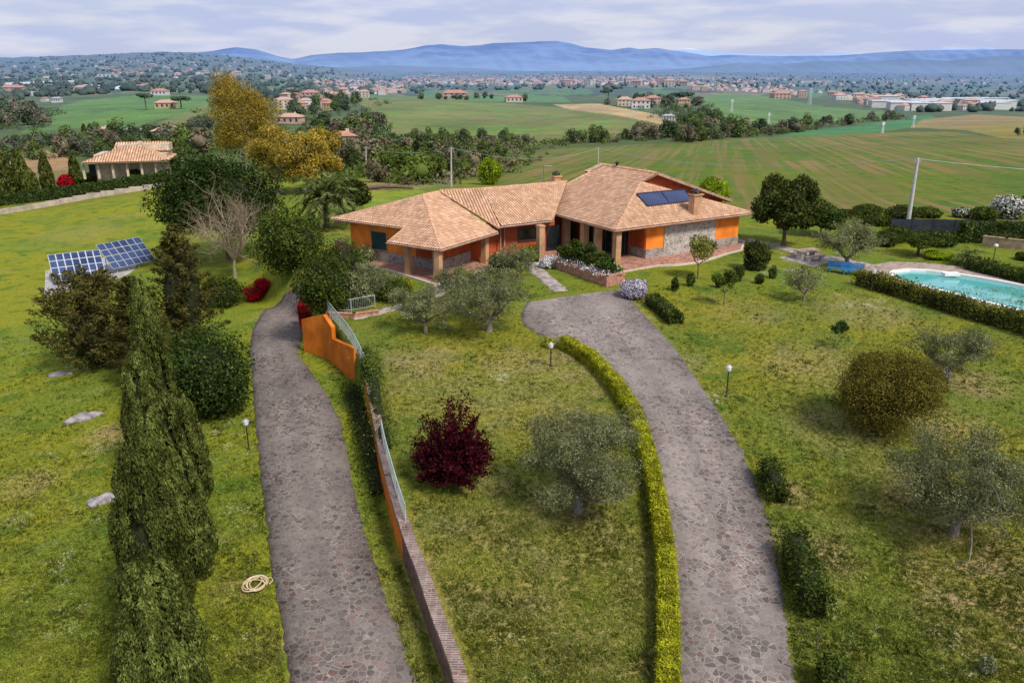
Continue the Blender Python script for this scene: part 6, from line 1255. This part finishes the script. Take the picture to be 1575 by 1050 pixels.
for a in (('white villa with curved steps and flat terraces behind the neighbouring villa', 262, 219, 46, 4.5, .2, 'white', 'roof2', .5, 1), ('white villa with pale roof left of the slim distant cypress', 205, 215, 28, 4, .1, 'white', 'grey', .6, 1), ('pale house half hidden by trees left of the pair of cypresses', 160, 210, 22, 3.5, .1, 'cream', 'roof2', .6, 1), ('white house with terracotta roof on the green field at the left', 247, 146, 24, 4.5, 0, 'white', 'roof', .6, 1), ('tan house with tiled roof beside the round umbrella pine', 256, 167, 30, 4.5, .15, 'ochre', 'roof2', .6, 1),
    ('low pinkish house right of the tallest golden tree', 447, 190, 38, 4, -.1, 'pink', 'roof2', .6, 1), ('house with weathered tiled roof behind the golden group', 530, 240, 34, 6, .3, 'cream', 'roof', .8, 2), ('pale house on the slope above the golden group', 515, 156, 34, 6, .1, 'cream', 'roof2', .6, 2), ('tall pinkish house beside the far pines', 478, 152, 26, 7, .1, 'pink', 'roof', .7, 2), ('wide pinkish farmhouse on the brow of the green hill field', 700, 151, 38, 6, 0, 'pink', 'roof', .5, 2), ('small dark roofed house right of the farmhouse on the brow', 790, 157, 26, 5, .2, 'cream', 'roof', .6, 1),
    ('white two storey house at the top of the tan track', 985, 167, 28, 7, -.1, 'white', 'roof', .7, 2), ('cream house left in the hamlet at the top of the tan track', 960, 163, 24, 6, .1, 'cream', 'roof2', .7, 2), ('house with bright roof right in the hamlet', 1003, 160, 22, 6, .2, 'pink', 'roof', .7, 2), ('low dark shed by the bend of the tan track', 1028, 186, 18, 3.5, 0, 'grey', 'grey', .5, 1), ('ochre house under the dark umbrella pine of the hamlet', 1051, 163, 18, 6, 0, 'ochre', 'roof', .7, 2), ('orange house standing alone over the right green field', 1200, 152, 26, 7, .1, 'pink', 'roof', .7, 2), ('small white house with low roof on the field at the far left', 88, 157, 14, 3.5, 0, 'white', 'grey', .6, 1), ('white house between trees left of the tan patch', 127, 141, 20, 6, 0, 'white', 'roof2', .6, 1), ('long white farm hall on the left slope', 166, 119, 27, 7, .05, 'steelw', 'steelw', .4, 1), ('white house behind the tallest golden tree', 413, 205, 22, 5, .1, 'white', 'roof2', .7, 1), ('rusty roofed house at the far left above the wood', 20, 141, 34, 6, 0, 'pink', 'roof', .5, 2)):
    house(*a[:9], storeys=a[9], flat=a[7] in ('grey', 'steelw') and a[6] == 'steelw')
# the town: small buildings, eight shapes copied
def town_mesh(wall, roof, w_, d, h, flat):
    b = MB(); b.box((0, 0, h / 2 - 2), (w_, d, h + 4), None, 0)
    if flat: b.box((0, 0, h + .3), (w_ + .5, d + .5, .6), None, 1)
    else: hip(b, (0, 0, 0), w_, d, h, d * .26, np.eye(3), .6, 1)
    for s_ in range(max(1, int(h / 3.2))):
        for k in range(3): b.box((-w_ * .3 + k * w_ * .3, -d / 2, 1.7 + s_ * 3.1), (w_ * .1, .2, 1.5), None, 2)
    return b.mesh('town_house', [H[wall], H[roof], H['dark']])
TM = [town_mesh(*a) for a in (('white', 'roof', 13, 10, 6.5, 0), ('cream', 'roof', 15, 11, 7, 0), ('pink', 'roof', 14, 11, 9, 0), ('white', 'roof2', 18, 12, 6, 0), ('ochre', 'roof', 12, 10, 7, 0), ('cream', 'roof2', 20, 12, 10, 0), ('white', 'grey', 16, 12, 10, 1), ('pink', 'roof2', 13, 11, 6, 0))]
def town(poly, n_, label, group, s=(.8, 1.2)):
    xs = [a for a, b_ in poly]; ys_ = [b_ for a, b_ in poly]; k = 0
    while k < n_:
        x, y = RS.uniform(min(xs), max(xs)), RS.uniform(min(ys_), max(ys_))
        if not inpoly(np.array([x]), np.array([y]), poly)[0]: continue
        p = P(x, y); o = link('town_house', TM[RS.randint(8)], None, p, RS.uniform(-.6, .6)); f_ = RS.uniform(*s); o.scale = (f_, f_, f_); tag(o, label, 'house', group); k += 1
town([(478, 128), (560, 124), (625, 128), (622, 148), (560, 150), (500, 148)], 62, 'small pinkish house of the hillside village above the big green field', 'houses of the hillside village', (.5, .8)); town([(430, 140), (500, 145), (545, 160), (500, 172), (430, 168)], 16, 'small house scattered between the hillside village and the golden trees', 'houses below the hillside village', (.5, .75))
town([(620, 118), (1050, 118), (1060, 133), (840, 134), (620, 132)], 84, 'tiny pale building of the distant town on the plain behind the villa', 'buildings of the distant town', (.8, 1.7)); town([(1060, 128), (1200, 136), (1240, 150), (1190, 146), (1060, 140)], 26, 'tiny house in the row beyond the right green field', 'houses beyond the right green field', (.55, .9))
town([(1255, 146), (1340, 148), (1420, 158), (1500, 160), (1500, 170), (1400, 172), (1330, 163)], 40, 'small house of the settlement on the plain at the right', 'houses of the right hand settlement', (.55, .95)); town([(150, 96), (300, 92), (430, 100), (470, 125), (300, 120), (160, 118)], 40, 'tiny pale house dotted over the distant left hills', 'houses on the left hills', (.7, 1.2)); town([(0, 130), (60, 128), (120, 140), (60, 165), (0, 160)], 12, 'small house between the trees at the far left', 'houses at the far left', (.4, .6))
wm = MB().box((0, 0, 3), (40, 16, 10), None, 0); wm.box((0, 0, 8.3), (41, 17, .8), None, 1); wmesh = wm.mesh('warehouse', [H['white'], H['steelw']])
for x, y, sx, lb, gr in [(RS.uniform(625, 760), RS.uniform(120, 126), RS.uniform(1.5, 3), 0, 0) for _ in range(6)] + [(RS.uniform(760, 1180), RS.uniform(116.5, 122), RS.uniform(2, 4.5), 0, 0) for _ in range(14)] + [(RS.uniform(1350, 1545), RS.uniform(157, 170), RS.uniform(.9, 1.8), 1, 1) for _ in range(16)] + [(RS.uniform(1200, 1500), RS.uniform(118, 130), RS.uniform(1.5, 3), 2, 2) for _ in range(9)]:
    o = link('warehouse', wmesh, None, P(x, y), RS.uniform(-.2, .2)); o.scale = (sx, 1.2, 1.); tag(o, ('long pale warehouse at the edge of the distant town behind the villa', 'white warehouse in the settlement on the plain at the right', 'pale hall far out on the plain under the right mountains')[lb], 'warehouse', ('warehouses of the distant town', 'warehouses of the right hand settlement', 'halls far out on the plain')[gr])
gm = MB(); 
for k in range(4): gm.lathe([(0, 0)], k=3) if 0 else None
pr_ = [(math.cos(math.pi * j / 8) * 3.2, math.sin(math.pi * j / 8) * 2.6) for j in range(9)]; gv = [(x, -32, z) for x, z in pr_] + [(x, 32, z) for x, z in pr_]; gm.add(gv, [(j, j + 1, j + 10, j + 9) for j in range(8)] + [tuple(range(9)), tuple(range(9, 18))[::-1]]); gmesh = gm.mesh('greenhouse', hz('greenhouse_film', (.56, .62, .66)))
for i in range(20): o = link('greenhouse', gmesh, None, P(-8 + i * 5.6, 131 - i * .25), R(-24)); tag(o, 'pale plastic tunnel greenhouse in the long row at the far left', 'greenhouse', 'left row of tunnel greenhouses')
for i in range(10): o = link('greenhouse', gmesh, None, P(120 + i * 6.4, 133 + i * .5), R(-24)); tag(o, 'pale plastic tunnel greenhouse in the short row beside the tan patch', 'greenhouse', 'right row of tunnel greenhouses')
# lattice pylons and thin poles far off
def pylon(label, px, py, ty):
    p = P(px, py); h = above(p, ty); k = h / 30; th = thing('pylon', label, 'pylon', p, .3, 'distant pylons'); b = MB()
    for sx, sy in ((-1, -1), (1, -1), (1, 1), (-1, 1)): b.tube([(sx * 2.6 * k, sy * 2.6 * k, -1), (sx * .5 * k, sy * .5 * k, h)], [.16 * k + .08, .12 * k + .05], 4)
    for j in range(6): z0, z1 = h * j / 6, h * (j + 1) / 6; f0, f1 = 2.6 * k * (1 - j / 6 * .81), 2.6 * k * (1 - (j + 1) / 6 * .81); b.tube([(-f0, -f0, z0), (f1, -f1, z1)], .08 * k + .04, 4); b.tube([(f0, -f0, z0), (-f1, -f1, z1)], .08 * k + .04, 4)
    b.build('tower', H['steelw'], th)
    a_ = MB()
    for z in (.78, .88, .97): a_.box((0, 0, h * z), (9 * k * (1.2 - z * .3), .3, .35))
    a_.build('arm', H['steelw'], th)
pylon('white pylon standing in front of the houses beyond the right green field', 1245, 162, 136); pylon('thin pylon at the left end of the right green field', 1125, 172, 153); pylon('thin pylon in the middle of the right green field', 1182, 190, 174); pylon('tiny pylon on the bluish strip field', 1357, 205, 188); pylon('small pylon on the far tip of the bluish strip field', 1404, 197, 178)
# what nobody could count: the woods and gardens of the hills and the plain
def far_woods(name, label, zones_, mat):
    vs, qs = [], []; o = 0
    for poly, n_, hr in zones_:
        xs = np.array([a for a, b_ in poly]); ys_ = np.array([b_ for a, b_ in poly]); x = RS.uniform(xs.min(), xs.max(), n_ * 3); y = RS.uniform(ys_.min(), ys_.max(), n_ * 3); cl_ = RS.rand(n_ * 3)
        ok = inpoly(x, y, poly); gr = np.sin(x * .09 + y * .5) + np.sin(x * .031 - y * .9 + 1) + np.sin(x * .21 + y * .3); ok &= gr + RS.normal(0, .7, len(x)) > .1; x, y = x[ok][:n_], y[ok][:n_]
        for a, b_ in zip(x, y):
            p = P(a, b_); h = RS.uniform(*hr) * RS.uniform(.6, 1.2); w_ = h * RS.uniform(.7, 1.9); v, q = sphere_q((0, 0, .42), (.5, .5, .55), 7, 5); v = v * (1 + RS.normal(0, .14, (len(v), 1))) * np.array([w_, w_, h]) + p; vs.append(v); qs.append(q + o); o += len(v)
    t_ = link(name, mesh_np(name, np.concatenate(vs), np.concatenate(qs), [mat]), None); tag(t_, label, 'trees', kind='stuff')
def far_town(polys):
    b = []; q_ = []; mi = []; o = 0; cube = np.array([(-.5, -.5, -.4), (.5, -.5, -.4), (.5, .5, -.4), (-.5, .5, -.4), (-.5, -.5, .7), (.5, -.5, .7), (.5, .5, .7), (-.5, .5, .7), (-.22, 0, 1.05), (.22, 0, 1.05)]); fq = np.array([(0, 1, 5, 4), (1, 2, 6, 5), (2, 3, 7, 6), (3, 0, 4, 7), (4, 5, 9, 8), (6, 7, 8, 9), (5, 6, 9, 9), (7, 4, 8, 8)])
    for poly, n_, s_ in polys:
        xs = [a for a, c in poly]; ys_ = [c for a, c in poly]; k = 0
        while k < n_:
            x, y = RS.uniform(min(xs), max(xs)), RS.uniform(min(ys_), max(ys_))
            if not inpoly(np.array([x]), np.array([y]), poly)[0]: continue
            k += 1; p = P(x, y); a = RS.uniform(-.6, .6); w_, d_, h_ = RS.uniform(9, 20) * s_, RS.uniform(8, 13) * s_, RS.uniform(5, 9) * s_; v = cube * np.array([w_, d_, h_]); v = np.column_stack([v[:, 0] * math.cos(a) - v[:, 1] * math.sin(a), v[:, 0] * math.sin(a) + v[:, 1] * math.cos(a), v[:, 2]]) + p
            b.append(v); q_.append(fq[:6] + o); mi.append([RS.choice([0, 0, 1, 2])] * 4 + [RS.choice([3, 3, 4, 5])] * 2); o += 10
    t_ = link('distant_town', mesh_np('distant_town', np.concatenate(b), np.concatenate(q_), [H['white'], H['cream'], H['pink'], H['roof'], H['roof2'], H['grey']], np.concatenate(mi)), None); tag(t_, 'hazy mass of pale houses of the distant towns on the plain and hills', 'town', kind='stuff')
far_town([([(478, 124), (560, 122), (625, 126), (622, 144), (560, 146), (500, 146)], 240, .8), ([(620, 117), (1050, 117), (1060, 130), (840, 132), (620, 130)], 420, 1.2), ([(1060, 120), (1575, 120), (1575, 132), (1060, 134)], 90, 1.1), ([(150, 92), (300, 90), (430, 98), (470, 122), (300, 122), (0, 125), (0, 100)], 70, .8), ([(1255, 144), (1340, 147), (1420, 156), (1500, 158), (1500, 168), (1400, 170), (1330, 161)], 90, .8), ([(1060, 128), (1200, 136), (1240, 148), (1190, 144), (1060, 138)], 80, .8)])
far_woods('hill_woods', 'hazy scattered woods and orchards covering the hills at the left', [([(-60, 86), (200, 82), (300, 76), (420, 94), (520, 106), (520, 150), (420, 160), (330, 145), (200, 142), (60, 152), (-60, 175)], 2600, (3, 9))], fol('hill_woods_leaves', (.035, .055, .022), (.08, .10, .04), None, .1, .02, True, .7))
far_woods('plain_woods', 'hazy dark trees scattered among the fields and houses of the plain', [([(470, 112), (1575, 112), (1640, 150), (1400, 150), (1250, 138), (1060, 136), (860, 138), (560, 146), (470, 150)], 1500, (4, 10)), ([(1400, 150), (1640, 150), (1640, 176), (1400, 172)], 160, (5, 10))], fol('plain_woods_leaves', (.04, .06, .03), (.08, .10, .05), None, .1, .02, True, .7))
